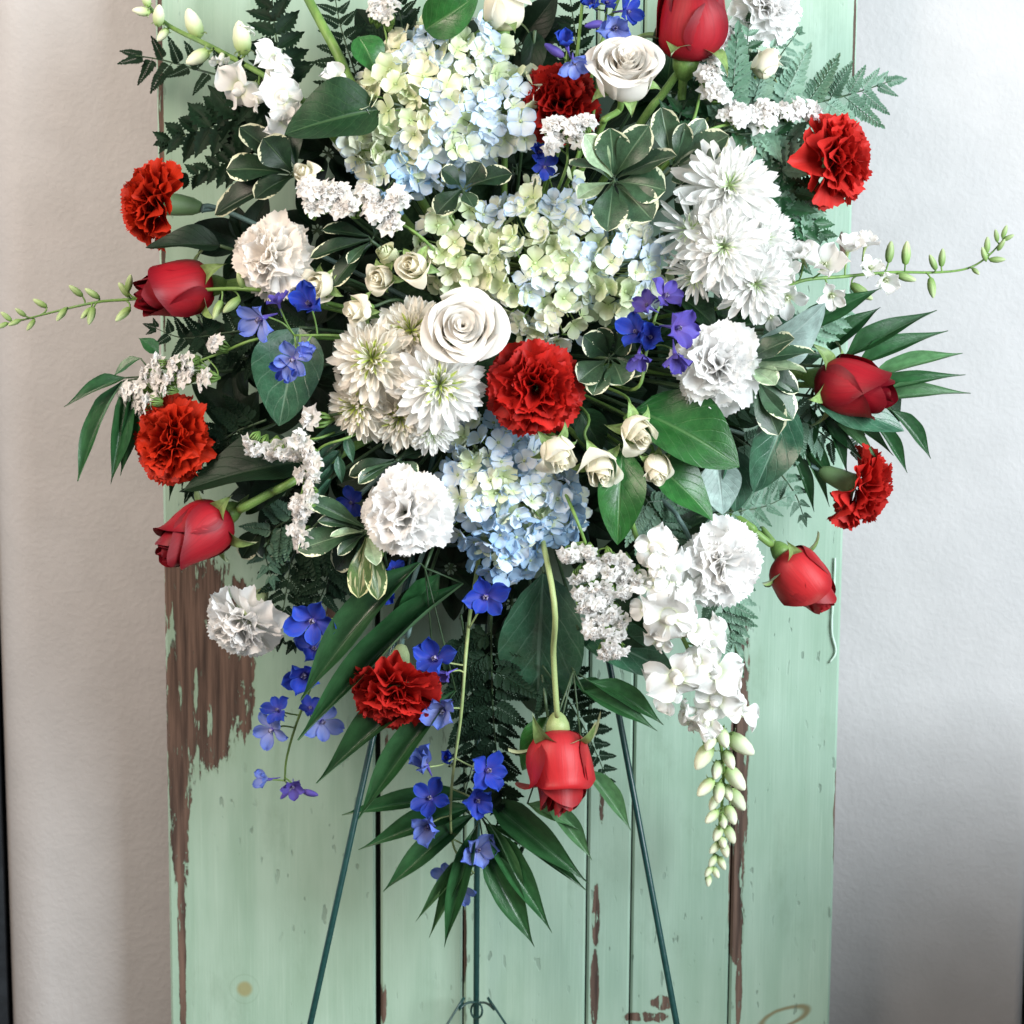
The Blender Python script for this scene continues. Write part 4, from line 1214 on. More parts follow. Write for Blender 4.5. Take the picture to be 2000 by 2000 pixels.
mum(1486, 468, 84, (0.45, 0.10, 0.86), 'white chrysanthemum on the outer right side of its cluster by the larkspur', 'mum', 'mum_eye_pale', .022, eyesz=.55, eyes=12, group=G2)
mum(1474, 552, 82, (0.18, -0.32, 0.90), 'white chrysanthemum lowest in the right cluster above the white carnation', 'mum', 'mum_eye_pale', .030, eyesz=.55, eyes=12, group=G2)
mum(1358, 540, 66, (-0.30, -0.70, 0.60), 'thin petalled chrysanthemum pointing down beside the violet blue flowers', 'mum', 'mum_eye_pale', .012, None, FLATL, 12, G2, .7)

# ================================================================ hydrangeas
def ch(rr, *opts):
    return rr.choices([o[0] for o in opts], weights=[o[1] for o in opts])[0]
def pick1(x, y, rr):
    if y > 320: return ch(rr, ('hyd_pale', 3), ('hyd_blue', 2), ('hyd_white', 1))
    if x < 790: return ch(rr, ('hyd_cream', 5), ('hyd_white', 2), ('hyd_green', 1), ('hyd_pale', .6))
    if x > 930: return ch(rr, ('hyd_pale', 3), ('hyd_white', 3), ('hyd_green', 2.5))
    return ch(rr, ('hyd_white', 3), ('hyd_cream', 2), ('hyd_pale', 2), ('hyd_green', 1.5))
def pick2(x, y, rr):
    if y < 470 and x > 930: return ch(rr, ('hyd_pale', 4), ('hyd_white', 3), ('hyd_green', 1))
    if x < 960: return ch(rr, ('hyd_green', 4), ('hyd_cream', 2), ('hyd_white', 1.5))
    return ch(rr, ('hyd_white', 3), ('hyd_green', 4), ('hyd_pale', 1.5))
def pick3(x, y, rr):
    if y > 1010: return ch(rr, ('hyd_blue', 4), ('hyd_pale', 2))
    return ch(rr, ('hyd_pale', 4), ('hyd_blue', 1.6), ('hyd_white', 2), ('hyd_green', 1.5))
hydrangea(862, 215, [(850, 212, 136, 0), (890, 130, 90, .005), (752, 256, 84, .01), (772, 340, 54, .02), (990, 214, 70, .005)], (0, .2, 1), 'cream and pale blue hydrangea head at the top of the spray', pick1, -.035, 146, 27, 11)
hydrangea(1060, 515, [(1060, 500, 125, 0), (905, 485, 84, 0), (1212, 525, 90, 0), (1085, 405, 60, .005), (1072, 605, 70, .01)], (0, 0, 1), 'greenish white hydrangea head in the middle, widest of the three', pick2, -.035, 136, 27, 23)
hydrangea(985, 975, [(985, 965, 118, 0), (950, 885, 70, .005), (1065, 985, 72, 0), (990, 1065, 62, .01)], (0, -.2, 1), 'light blue hydrangea head lowest in the spray under the red carnation', pick3, -.035, 118, 27, 37)

# ================================================================ statice
def row(kind, pts, size, axis, jit=7, off=.01, seed=1):
    r_ = random.Random(seed)
    pts = [(a + r_.uniform(-9, 9) * q, b + r_.uniform(-9, 9) * q) for a, b in pts for q in (0, 1)]
    size *= .68
    return [(kind, x + r_.uniform(-jit, jit), y + r_.uniform(-jit, jit), size * r_.uniform(.85, 1.15), (axis[0] + r_.gauss(0, .25), axis[1] + r_.gauss(0, .25), axis[2] + r_.gauss(0, .15)), off + r_.uniform(-.004, .006)) for x, y in pts]
spike('statice_sprig', 'row of white statice under the upper hydrangea', 'statice', [(830, 470), (770, 430), (690, 395), (600, 380)],
      row('stat', [(598, 368), (600, 405), (628, 372), (632, 402), (655, 385), (668, 410), (680, 375), (692, 402), (712, 385), (722, 410), (740, 398), (752, 422), (770, 405), (775, 385), (757, 440)], 40, (-.1, .35, .9), seed=1), 'stem', 4, .02)
spike('statice_sprig', 'double row of white statice at the left above the orange red carnation', 'statice', [(520, 660), (430, 690), (340, 725), (250, 770)],
      row('stat', [(247, 775), (262, 758), (283, 730), (268, 790), (290, 785), (300, 745), (306, 712), (318, 755), (337, 715), (328, 735), (355, 735), (362, 700), (375, 715), (398, 735), (418, 668)], 38, (-.92, .15, .45), 4, seed=2), 'stem', 4, .0)
spike('statice_sprig', 'short white statice comb with green bracts on top, left of the pale hanging row', 'statice', [(640, 850), (580, 858), (500, 862)],
      row('stat', [(492, 868), (508, 876), (524, 882), (540, 884), (556, 886), (572, 888)], 36, (-.1, -.85, .45), 3, seed=3), 'stem', 3.5, .012)
spike('statice_sprig', 'narrow vertical row of white statice left of the full white carnation', 'statice', [(690, 850), (620, 880), (590, 960), (578, 1062)],
      row('stat', [(585, 862), (600, 880), (606, 903), (592, 925), (608, 935), (598, 958), (585, 975), (590, 998), (580, 1012), (578, 1035), (582, 1058), (570, 990)], 36, (-.55, 0, .8), 4, seed=4), 'stem', 3.5, .02)
spike('statice_sprig', 'short white statice tuft below the dark red carnation', 'statice', [(1105, 330), (1108, 290), (1120, 255)],
      row('stat', [(1080, 255), (1098, 242), (1118, 258), (1130, 240), (1150, 240), (1128, 272), (1085, 275)], 38, (.05, .6, .75), 4, seed=5), 'stem', 4, .02)
spike('statice_sprig', 'upright white statice spike beside the dark red top rosebud', 'statice', [(1335, 270), (1370, 180), (1400, 110), (1412, 50)],
      row('stat', [(1412, 66), (1405, 92), (1398, 112), (1388, 140), (1382, 160), (1396, 178), (1405, 60), (1408, 186)], 38, (.35, .35, .8), 4, seed=6), 'stem', 4, .0)
spike('statice_sprig', 'level white statice row reaching right among the ferns at the upper right', 'statice', [(1360, 270), (1440, 240), (1510, 228), (1590, 218)],
      row('stat', [(1425, 222), (1440, 212), (1455, 218), (1478, 225), (1492, 212), (1512, 222), (1532, 212), (1550, 218), (1562, 206), (1580, 216), (1592, 214), (1442, 232), (1486, 238)], 36, (.2, .45, .8), 4, seed=7), 'stem', 4, -.005)
spike('statice_sprig', 'broad hanging cluster of white statice under the big glossy leaves', 'statice', [(1120, 1000), (1150, 1080), (1175, 1160), (1195, 1270)],
      row('stat', [(1118, 1080), (1108, 1095), (1150, 1085), (1168, 1100), (1190, 1085), (1128, 1125), (1150, 1120), (1215, 1095), (1195, 1125), (1222, 1128), (1135, 1160), (1158, 1150), (1180, 1150), (1140, 1190),
                   (1165, 1180), (1190, 1172), (1215, 1160), (1150, 1215), (1172, 1208), (1195, 1200), (1165, 1240), (1188, 1232), (1212, 1210), (1190, 1262), (1205, 1275), (1182, 1280), (1240, 1140), (1205, 1245)], 36, (.05, -.7, .72), 5, seed=8), 'stem', 4.5, .02)
spike('statice_sprig', 'small white statice tuft at the top border left of the upper hydrangea', 'statice', [(770, 160), (758, 90), (748, 40)],
      row('stat', [(738, 22), (752, 12), (748, 32), (730, 8), (760, 30)], 34, (.0, .7, .7), 3, seed=9), 'stem', 4, -.01)
spike('statice_sprig', 'single white statice floret left of the cream chrysanthemums', 'statice', [(690, 800), (640, 812), (612, 820)], [('stat', 606, 818, 42, (-.9, 0, .4))], 'dark_stem', 5, .012)

# ================================================================ blue delphiniums
spike('delphinium_stalk', 'blue delphinium standing behind the white rose at the top', 'delphinium', [(1150, 260), (1165, 160), (1180, 60), (1190, -30)],
      [('delphL', 1200, 55, 70, (.1, -.2, .9), .03), ('delph', 1158, 12, 46, (-.5, .3, .8)), ('delph', 1222, 22, 54, (.6, -.2, .6), .02), ('delph', 1185, 8, 40, (.1, .4, .8)), ('delphL', 1135, -6, 44, (-.3, .3, .8)), ('dbud', 1160, 48, 40, (-.8, -.2, .3))], 'stem', 4.5, -.02)
spike('delphinium_stalk', 'single blue delphinium floret above the dark red carnation', 'delphinium', [(1080, 300), (1095, 190), (1110, 85)],
      [('delph', 1108, 92, 52, (-.1, .6, .7), .05), ('delphL', 1120, 120, 56, (.2, -.6, .75), .055), ('dbud', 1082, 98, 44, (-.8, .5, .2), .05)], 'stem', 4, -.02)
spike('delphinium_stalk', 'dark blue delphinium buds half hidden between the upper two hydrangeas', 'delphinium', [(1010, 420), (1040, 370), (1055, 310)],
      [('delph', 1052, 300, 50, (.1, .2, .9), .02), ('delph', 1062, 325, 42, (.3, -.3, .8), .02)], 'dark_stem', 4, -.01)
spike('delphinium_stalk', 'light blue delphinium florets below the blush carnation at the left', 'delphinium', [(690, 660), (650, 655), (575, 655)],
      [('delphL', 512, 622, 78, (-.6, -.35, .6), .02), ('delph', 605, 597, 74, (-.2, .3, .8), .015), ('delphL', 573, 700, 66, (-.25, -.4, .85), .03), ('delph', 560, 720, 50, (-.6, -.5, .6), .025), ('delphV', 545, 595, 46, (-.2, .8, .4), .02), ('delphL', 590, 690, 44, (.5, .4, .7), .03)], 'stem', 5, .02)
spike('delphinium_stalk', 'violet blue delphinium between the middle hydrangea and right hand carnation', 'delphinium', [(1240, 760), (1262, 690), (1280, 620), (1300, 570)],
      [('delphV', 1296, 580, 66, (.5, .3, .75), .03), ('delphV', 1268, 600, 54, (-.6, .4, .6), .02), ('delphV', 1320, 640, 76, (.5, -.1, .8), .03), ('delphV', 1318, 690, 62, (.2, -.8, .5), .025), ('delph', 1245, 650, 64, (-.4, .2, .8), .01), ('delphV', 1248, 690, 52, (-.1, -.8, .5), .02), ('delph', 1270, 660, 60, (0, .1, 1), .012)], 'stem', 4.5, .03)
spike('delphinium_stalk', 'hanging blue delphinium stalk at the left over the green board', 'delphinium', [(705, 1150), (660, 1220), (620, 1310), (580, 1410), (560, 1480), (556, 1525)],
      [('delph', 612, 1212, 82, (-.15, -.1, .98), .025), ('delph', 596, 1318, 84, (-.1, -.15, .97), .02), ('delph', 612, 1268, 66, (.25, .2, .9), .012), ('delph', 545, 1388, 52, (-.4, .3, .8)), ('delphL', 532, 1424, 58, (-.4, -.35, .8), .014), ('delphL', 628, 1408, 66, (.4, -.2, .85), .014), ('delph', 606, 1385, 46, (.1, .5, .8)),
       ('delphL', 524, 1522, 48, (-.75, .1, .5)), ('delphV', 572, 1535, 44, (.1, -.3, .9)), ('dbud', 606, 1549, 36, (.9, -.2, .3)), ('dbud', 556, 1552, 26, (-.6, -.6, .3)), ('delph', 665, 1225, 50, (.3, .1, .8), -.01)], 'stem', 4.5, .0)
spike('delphinium_stalk', 'long blue delphinium stalk hanging at the centre bottom of the spray', 'delphinium', [(935, 1090, -.09), (918, 1200, -.05), (908, 1300, -.01), (900, 1400), (882, 1540), (885, 1650), (925, 1705)],
      [('delph', 950, 1165, 78, (-.1, -.1, .95), .0), ('delph', 852, 1288, 78, (-.3, .2, .85), .0), ('delphV', 876, 1314, 38, (-.6, -.4, .5)), ('delphL', 868, 1388, 74, (-.3, -.2, .9), .012), ('delphL', 832, 1494, 72, (-.35, .45, .75), .014), ('delph', 950, 1505, 78, (.45, .1, .85), .012), ('delph', 930, 1562, 70, (.3, -.1, .9), .012),
       ('delph', 842, 1560, 66, (-.2, .3, .9), .01), ('delphL', 838, 1612, 76, (-.25, -.3, .9), .014), ('delphL', 932, 1660, 74, (.25, .1, .95), .018), ('delphL', 874, 1712, 56, (-.4, .1, .85), .014), ('delphL', 902, 1735, 52, (.0, -.5, .8), .014), ('delphV', 914, 1688, 34, (.2, .3, .8)), ('delph', 870, 1480, 44, (.1, .2, .8), -.01)], 'pale_stem', 5, .012)
spike('delphinium_stalk', 'blue delphinium florets peeping out under the full white carnation', 'delphinium', [(760, 1060), (755, 1100), (765, 1140)],
      [('delph', 768, 1112, 36, (.2, .1, .9)), ('delphL', 762, 1135, 34, (-.1, 0, .9)), ('delph', 688, 982, 50, (-.3, 0, .9), -.02), ('delph', 756, 1165, 34, (.2, -.3, .9))], 'dark_stem', 4, -.01)

# ================================================================ snapdragons and larkspur
spike('snapdragon_stalk', 'white snapdragon spike arching to the upper left over the board edge', 'snapdragon', [(640, 255), (590, 195), (520, 150), (420, 95), (330, 50), (290, 10), (280, -20)],
      [('bud', 276, 22, 36, (-.9, .1, .2)), ('bud', 310, 30, 44, (.1, .75, .4)), ('bud', 285, -4, 34, (-.2, .9, .3)), ('bud', 318, 68, 34, (-.5, -.7, .3), .004), ('bud', 378, 46, 62, (-.35, .9, .2)), ('bud', 472, 74, 66, (-.15, .95, .2)), ('bud', 386, 112, 52, (-.8, -.5, .3)), ('snap', 482, 60, 34, (.3, .9, .3)),
       ('snap', 536, 122, 84, (.3, .65, .7), .012), ('snap', 470, 172, 88, (-.6, -.15, .7), .014), ('snap', 548, 190, 86, (.1, .1, .95), .02), ('snap', 560, 232, 74, (.1, -.6, .75), .01), ('snap', 505, 196, 40, (-.8, -.3, .5), .012), ('snap', 430, 118, 36, (-.2, -.8, .4))], 'stem', 8, .0, .4)
spike('snapdragon_stalk', 'white snapdragon spike hanging at the lower right with pale buds at its tip', 'snapdragon', [(1215, 950), (1240, 1040), (1290, 1160), (1345, 1270), (1392, 1390), (1412, 1490), (1408, 1590), (1392, 1680), (1378, 1718)],
      [('snap', 1278, 1072, 78, (.3, .4, .8), .015), ('snap', 1310, 1122, 84, (.5, .1, .8), .012), ('snap', 1268, 1140, 60, (-.5, .2, .8), .012), ('snap', 1306, 1200, 110, (-.1, -.2, .97), .025), ('snap', 1262, 1190, 56, (-.8, -.1, .5), .015), ('snap', 1386, 1252, 88, (.5, .2, .8), .012), ('snap', 1322, 1320, 104, (-.45, -.5, .72), .018), ('snap', 1396, 1312, 92, (.45, 0, .85), .016), ('snap', 1398, 1366, 88, (.25, -.3, .9), .018), ('snap', 1448, 1388, 72, (.85, -.1, .45), .01), ('snap', 1360, 1412, 80, (-.5, -.6, .6), .012), ('snap', 1342, 1388, 52, (-.8, .0, .5), .008),
       ('snap', 1290, 1102, 56, (-.2, .5, .8), .02), ('snap', 1338, 1168, 60, (.6, .2, .7), .014), ('snap', 1352, 1228, 66, (.3, .4, .8), .02), ('snap', 1290, 1252, 58, (-.6, -.3, .7), .012), ('snap', 1362, 1290, 60, (.1, .1, .95), .022), ('snap', 1306, 1362, 56, (-.6, -.4, .6), .012), ('snap', 1382, 1410, 58, (.2, -.6, .75), .02), ('snap', 1420, 1345, 56, (.7, .2, .6), .012),
       ('bud', 1412, 1440, 50, (.25, -.75, .5), .014), ('bud', 1388, 1448, 46, (-.4, -.75, .45), .012), ('bud', 1424, 1484, 46, (.3, -.75, .5), .014), ('bud', 1400, 1504, 44, (-.2, -.75, .55), .014), ('bud', 1422, 1548, 40, (.2, -.75, .55), .014), ('bud', 1394, 1568, 38, (-.4, -.75, .45), .01), ('bud', 1412, 1604, 36, (.1, -.75, .6), .014), ('bud', 1446, 1454, 68, (.78, -.55, .2), .01), ('bud', 1374, 1478, 62, (-.5, -.8, .25), .012), ('bud', 1436, 1520, 62, (.6, -.75, .2), .01), ('bud', 1378, 1538, 50, (-.65, -.65, .3)), ('bud', 1404, 1548, 48, (-.1, -.85, .5), .014), ('bud', 1440, 1562, 54, (.55, -.8, .2)), ('bud', 1390, 1595, 40, (-.65, -.6, .4)), ('bud', 1428, 1592, 46, (.3, -.8, .5), .012), ('bud', 1402, 1628, 40, (-.4, -.7, .5)), ('bud', 1426, 1630, 42, (.4, -.85, .3)), ('bud', 1396, 1656, 34, (-.6, -.6, .4)), ('bud', 1416, 1660, 36, (.2, -.8, .5), .012),
       ('bud', 1392, 1682, 30, (-.5, -.7, .4)), ('bud', 1410, 1686, 32, (.4, -.8, .3)), ('bud', 1384, 1702, 28, (-.5, -.7, .4)), ('bud', 1398, 1704, 28, (.4, -.8, .4)), ('bud', 1384, 1720, 26, (-.1, -.9, .4)), ('bud', 1412, 1646, 34, (.1, -.5, .8), .014)], 'stem', 6.5, .02, .35)
spike('snapdragon_stalk', 'single white snapdragon bloom above the large dark leaf at the upper left', 'snapdragon', [(720, 270), (690, 210), (672, 170)], [('snap', 664, 158, 66, (.1, .75, .6), .012)], 'dark_stem', 5, -.01)
spike('larkspur_stalk', 'thin green budded spike stretching to the left border', 'larkspur', [(520, 568), (400, 566), (270, 583), (190, 590), (110, 608), (40, 626), (-10, 640)],
      [('lbud', 148, 568, 34, (-.75, .6, .2)), ('lbud', 180, 573, 34, (-.7, .45, .3)), ('lbud', 252, 553, 36, (.2, .8, .3)), ('lbud', 242, 566, 36, (-.5, .7, .4)), ('lbud', 78, 592, 32, (-.8, .45, .2)), ('lbud', 40, 610, 26, (-.75, .55, .2)), ('lbud', 120, 614, 34, (-.5, -.75, .3)), ('lbud', 178, 617, 38, (-.2, -.9, .3)), ('lbud', 168, 612, 30, (-.6, -.7, .3)), ('lbud', 240, 614, 40, (-.65, -.65, .3)),
       ('lbud', 60, 635, 28, (-.5, -.75, .3)), ('lbud', 28, 630, 28, (-.8, -.4, .3)), ('lbud', 12, 618, 28, (-.7, .6, .2)), ('lbud', 4, 636, 26, (-.8, -.4, .2)), ('lbud', 470, 548, 34, (-.3, .8, .4)), ('lbud', 452, 596, 46, (-.6, -.6, .4)), ('lbud', 425, 605, 42, (-.3, -.8, .4))], 'stem', 5, .0, .3)
spike('larkspur_stalk', 'thin white larkspur spike with green buds stretching far to the right', 'larkspur', [(1480, 590), (1560, 550), (1650, 540), (1740, 532), (1830, 532), (1890, 524), (1930, 500), (1965, 462)],
      [('lark', 1608, 523, 84, (.0, .3, .9), .022), ('lark', 1568, 505, 66, (-.2, .5, .8), .018), ('lark', 1540, 535, 60, (-.4, .2, .85), .02), ('lark', 1655, 492, 60, (.1, .7, .6)), ('lark', 1690, 482, 50, (.3, .8, .4)), ('lark', 1728, 545, 58, (.2, -.4, .85), .014), ('lark', 1700, 525, 46, (.1, .4, .8), .012), ('lark', 1624, 575, 56, (.1, -.5, .8), .014), ('lark', 1540, 580, 60, (-.3, -.4, .8), .012), ('lark', 1505, 618, 46, (-.3, -.4, .8)),
       ('lbud', 1683, 570, 52, (.75, -.6, .3), .01), ('lbud', 1738, 492, 42, (.1, .95, .2)), ('lbud', 1770, 494, 46, (.05, .95, .2)), ('lbud', 1822, 512, 34, (-.4, .8, .3)), ('lbud', 1840, 503, 36, (.05, .95, .2)), ('lbud', 1770, 542, 40, (.85, -.3, .3)), ('lbud', 1820, 562, 42, (.1, -.95, .2)), ('lbud', 1906, 530, 24, (.4, -.5, .6)), ('lbud', 1922, 496, 30, (-.3, .85, .3)), ('lbud', 1928, 478, 32, (0, .95, .2)), ('lbud', 1948, 507, 32, (.95, .0, .2)), ('lbud', 1956, 478, 26, (.4, .7, .3)), ('lbud', 1946, 460, 26, (-.2, .9, .3)), ('lbud', 1962, 452, 26, (.3, .9, .2)), ('lbud', 1970, 464, 24, (.8, .4, .3))], 'stem', 4.5, .0, .35)
# ================================================================ big leaves
FR, UPV, DNV = (0, .25, 1), (.1, .7, .7), (.1, -.5, .85)
SAL = 'large leaves in the spray'
def leaf1(label, b, t, w, tilt=FR, mat='salal', db=0.0, dt=0.0, shape='ovate', dy=0.0, var=0, cat='leaf', name='large_leaf'):
    return leaves(name, label, cat, b, [(*b, *t, w, tilt, db, dt, mat, var)], shape, mat, dy, part_name='blade')
leaf1('large dark green leaf left of the upper hydrangea', (740, 215), (556, 262), 150, (-.1, .45, .9), 'salal', .0, .02, dy=.01, var=0)
leaf1('bright green leaf curling at the upper left of the top hydrangea', (700, 72), (738, 150), 72, (.45, .2, .8), 'salal_bright', .01, .02, dy=.0, var=1)
leaf1('broad green leaf across the top border before the white rose', (830, 58), (935, -12), 90, (.1, .0, 1), 'salal_bright', .01, .02, dy=.01, var=2)
leaf1('broad glossy leaf beside the small cream roses, widest at the right', (1240, 800), (1444, 912), 158, (.35, .25, .9), 'salal_bright', .0, .015, dy=.0, var=0)
leaf1('glossy leaf pointing down below the small cream roses', (1215, 880), (1206, 1064), 98, (.1, .0, 1), 'salal_bright', .005, .02, dy=.008, var=2)
leaf1('glossy leaf with grey sheen under the round cream rosebud', (1270, 900), (1392, 1018), 100, (.4, .4, .8), 'salal_bright', .0, .01, dy=.002, var=1)
leaf1('veined grey green leaf standing left of the small coral carnation', (1540, 790), (1472, 962), 100, (.2, .3, .9), 'galax', .0, .01, dy=.0, var=0)
leaf1('large veined dark leaf hanging behind the light red rosebud stem', (1062, 1118), (1050, 1398), 180, (.05, .15, 1), 'galax', -.036, -.075, dy=.0, var=2)
leaf1('dull dark leaf under the light blue florets at the left', (585, 640), (545, 832), 150, (-.1, .35, .95), 'galax', .0, .01, dy=-.005, var=0)
leaf1('pale grey leaf underside behind the right larkspur', (1480, 690), (1612, 592), 105, (.1, -.6, .8), 'salal_grey', .0, .01, dy=.0, var=2)
leaf1('pointed grey green leaf under the bright red right hand rosebud', (1590, 775), (1766, 842), 82, (.2, .2, .95), 'galax', .005, .0, dy=-.005, var=1)
leaf1('dark pointed leaf right behind the tip of the right hand rosebud', (1700, 720), (1752, 838), 74, (.5, .1, .8), 'salal', .0, .0, dy=-.01, var=1)
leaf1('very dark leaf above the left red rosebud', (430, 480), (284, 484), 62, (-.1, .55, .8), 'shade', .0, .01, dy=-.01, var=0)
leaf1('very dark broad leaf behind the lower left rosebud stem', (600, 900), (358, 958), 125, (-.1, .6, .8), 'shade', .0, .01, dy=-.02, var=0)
leaf1('dark leaf behind the hanging white statice cluster', (1130, 1230), (1322, 1322), 100, (.2, .2, .95), 'galax', -.02, .0, dy=-.01, var=0)
leaf1('second dark leaf beside the hanging statice under the snapdragon', (1170, 1190), (1285, 1260), 92, (.2, .1, .95), 'salal', -.02, .0, dy=-.015, var=2)
leaf1('green leaf edge showing left of the light red rosebud', (1070, 1400), (1020, 1505), 60, (-.3, .0, .95), 'salal_bright', -.01, -.01, dy=.0, var=0)
leaf1('grey leaf underside above the lower right white carnation', (1400, 900), (1412, 1005), 86, (.2, -.4, .9), 'salal_grey', -.005, .0, dy=-.01, var=1)
leaf1('green leaf blade slanting behind the right larkspur florets', (1545, 640), (1722, 562), 44, (.1, .1, 1), 'palm', -.01, -.005, 'palm', -.005, 1)
leaf1('dark leaf with grey sheen behind the open white rose at the top', (1290, 120), (1290, 40), 44, (.2, .1, .9), 'galax', -.01, -.01, dy=-.01, var=1)
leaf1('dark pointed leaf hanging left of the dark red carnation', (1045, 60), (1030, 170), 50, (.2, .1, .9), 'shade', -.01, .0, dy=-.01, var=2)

leaf1('mid green leaf under the white carnation on the right, pointing down', (1400, 770), (1345, 830), 60, (.2, .3, .9), 'galax', .0, .0, dy=-.02, var=1)
leaf1('dark green leaf between the violet delphinium and right hand chrysanthemums', (1330, 580), (1398, 640), 58, (.3, .2, .9), 'salal', .0, .0, dy=-.02, var=0)
leaf1('greyish leaf right of the lower right glossy leaves, pointing down', (1440, 880), (1436, 1000), 70, (.2, .1, .95), 'galax', .0, .0, dy=-.02, var=2)
leaf1('leaf pointing right between larkspur and cream edged leaves', (1490, 650), (1590, 640), 60, (.1, .4, .9), 'galax', .0, .0, dy=-.015, var=0)
leaf1('broad mid green leaf right of the hydrangeas near the single statice tuft', (1130, 800), (1175, 880), 70, (.0, .3, .95), 'salal', .0, .0, dy=-.03, var=0)
leaf1('dark leaf low on the left between rosebud and vertical statice', (560, 940), (480, 1005), 72, (-.2, .4, .9), 'salal', .0, .0, dy=-.015, var=2)
leaf1('dark leaf above the hanging red carnation beside the palm blades', (830, 1150), (770, 1230), 62, (-.1, .2, .95), 'salal', .0, .0, dy=-.03, var=1)

# ================================================================ variegated sprigs
PT = 'variegated leaf sprigs'
leaves('variegated_sprig', 'star of grey green cream edged leaves above the middle hydrangea', 'leaf sprig', (1200, 352), [
    (1196, 345, 1142, 262, 50, (-.3, .4, .85), 0, .02, 'pitt_pale'), (1198, 340, 1192, 250, 68, (0, .3, .95), 0, .02, 'pitt'), (1202, 342, 1268, 245, 62, (.2, .4, .9), 0, .02), (1206, 348, 1322, 305, 64, (.1, .6, .8), 0, .025, 'pitt', 1),
    (1208, 356, 1300, 372, 78, (.2, .2, .95), 0, .02, 'pitt', 2), (1206, 362, 1274, 430, 76, (.2, -.1, .95), 0, .025), (1197, 364, 1186, 452, 68, (0, -.2, .95), 0, .03, 'pitt', 2), (1192, 358, 1128, 388, 44, (-.2, .5, .8), 0, .03, 'pitt_pale'),
    (1190, 350, 1112, 322, 58, (-.2, .7, .7), 0, .025, 'pitt')], 'obov', 'pitt', .035, group=PT)
leaves('variegated_sprig', 'few cream edged leaves pointing right above the right hand chrysanthemums', 'leaf sprig', (1312, 330), [
    (1312, 322, 1292, 210, 56, (-.1, .3, .9), 0, .0, 'pitt', 1), (1318, 320, 1338, 240, 40, (.2, .2, .9), 0, .01), (1318, 322, 1376, 232, 46, (.3, .3, .9), 0, .0), (1322, 326, 1424, 265, 66, (.2, .4, .9), 0, .01, 'pitt', 1), (1320, 335, 1330, 360, 30, FR, 0, .01)], 'obov', 'pitt', .005, group=PT)
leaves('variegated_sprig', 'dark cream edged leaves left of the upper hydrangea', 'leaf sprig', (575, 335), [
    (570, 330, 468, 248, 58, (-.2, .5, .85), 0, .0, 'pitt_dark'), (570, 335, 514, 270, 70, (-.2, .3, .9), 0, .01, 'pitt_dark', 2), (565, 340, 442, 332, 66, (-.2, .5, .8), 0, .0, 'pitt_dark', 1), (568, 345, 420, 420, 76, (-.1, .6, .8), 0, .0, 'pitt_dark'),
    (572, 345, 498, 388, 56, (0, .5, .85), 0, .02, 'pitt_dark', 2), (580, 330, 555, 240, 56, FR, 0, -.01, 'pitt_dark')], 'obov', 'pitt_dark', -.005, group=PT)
leaves('variegated_sprig', 'spotted cream edged leaves fanning left and down under the full white carnation', 'leaf sprig', (716, 1036), [
    (712, 1030, 588, 975, 46, (-.2, .5, .8), 0, .01, 'pitt'), (705, 1035, 620, 1018, 26, (-.1, .6, .8), 0, .015, 'pitt'), (708, 1040, 582, 1075, 62, (-.3, .4, .85), 0, .01, 'pitt', 1), (708, 1038, 645, 1048, 22, (-.1, .5, .9), 0, .02, 'pitt_pale'),
    (712, 1044, 660, 1085, 26, (-.2, .3, .9), 0, .02, 'pitt'), (720, 1048, 735, 1105, 34, (.1, .1, 1), 0, .025, 'pitt_pale', 1), (716, 1050, 700, 1168, 52, (-.1, .1, 1), 0, .02, 'pitt_blotch', 2), (722, 1050, 738, 1172, 46, (.2, .1, .95), 0, .02, 'pitt_blotch', 1), (708, 1046, 655, 1112, 60, (-.2, .3, .9), 0, -.005, 'pitt_dark')], 'obov', 'pitt', .012, group=PT)
leaves('variegated_sprig', 'dark cup of cream edged leaves right of the central red carnation', 'leaf sprig', (1190, 700), [
    (1186, 695, 1140, 655, 54, (.3, -.2, .9), 0, .02, 'pitt_dark'), (1182, 705, 1130, 745, 56, (.2, .5, .85), 0, .02, 'pitt', 1), (1188, 712, 1158, 772, 50, (.0, .6, .8), 0, .02, 'pitt', 2), (1198, 708, 1216, 752, 62, (-.1, .6, .8), 0, .02, 'pitt'),
    (1205, 700, 1262, 728, 56, (-.2, .5, .8), 0, .01, 'pitt', 1), (1200, 690, 1234, 662, 50, (-.4, .2, .85), 0, .02, 'pitt_dark'), (1190, 690, 1170, 640, 44, (.1, -.5, .8), 0, .015, 'pitt_dark')], 'obov', 'pitt_dark', .012, group=PT)
leaves('variegated_sprig', 'pale and green cream edged leaves behind the white carnation on the right', 'leaf sprig', (1455, 712), [
    (1458, 705, 1552, 662, 62, (.1, .6, .8), 0, .02, 'pitt', 1), (1460, 710, 1592, 690, 46, (.1, .7, .7), 0, .015, 'pitt'), (1462, 716, 1575, 728, 38, (.1, .7, .7), 0, .025, 'pitt_pale', 1), (1462, 722, 1515, 752, 48, (.2, .5, .85), 0, .03, 'pitt_pale', 2),
    (1466, 726, 1548, 820, 72, (.2, .3, .9), 0, .01, 'pitt', 1), (1462, 730, 1520, 850, 60, (.1, .2, .95), 0, .01, 'pitt', 2), (1458, 722, 1560, 765, 50, (.1, .6, .8), 0, .0, 'pitt_dark')], 'obov', 'pitt', .01, group=PT)
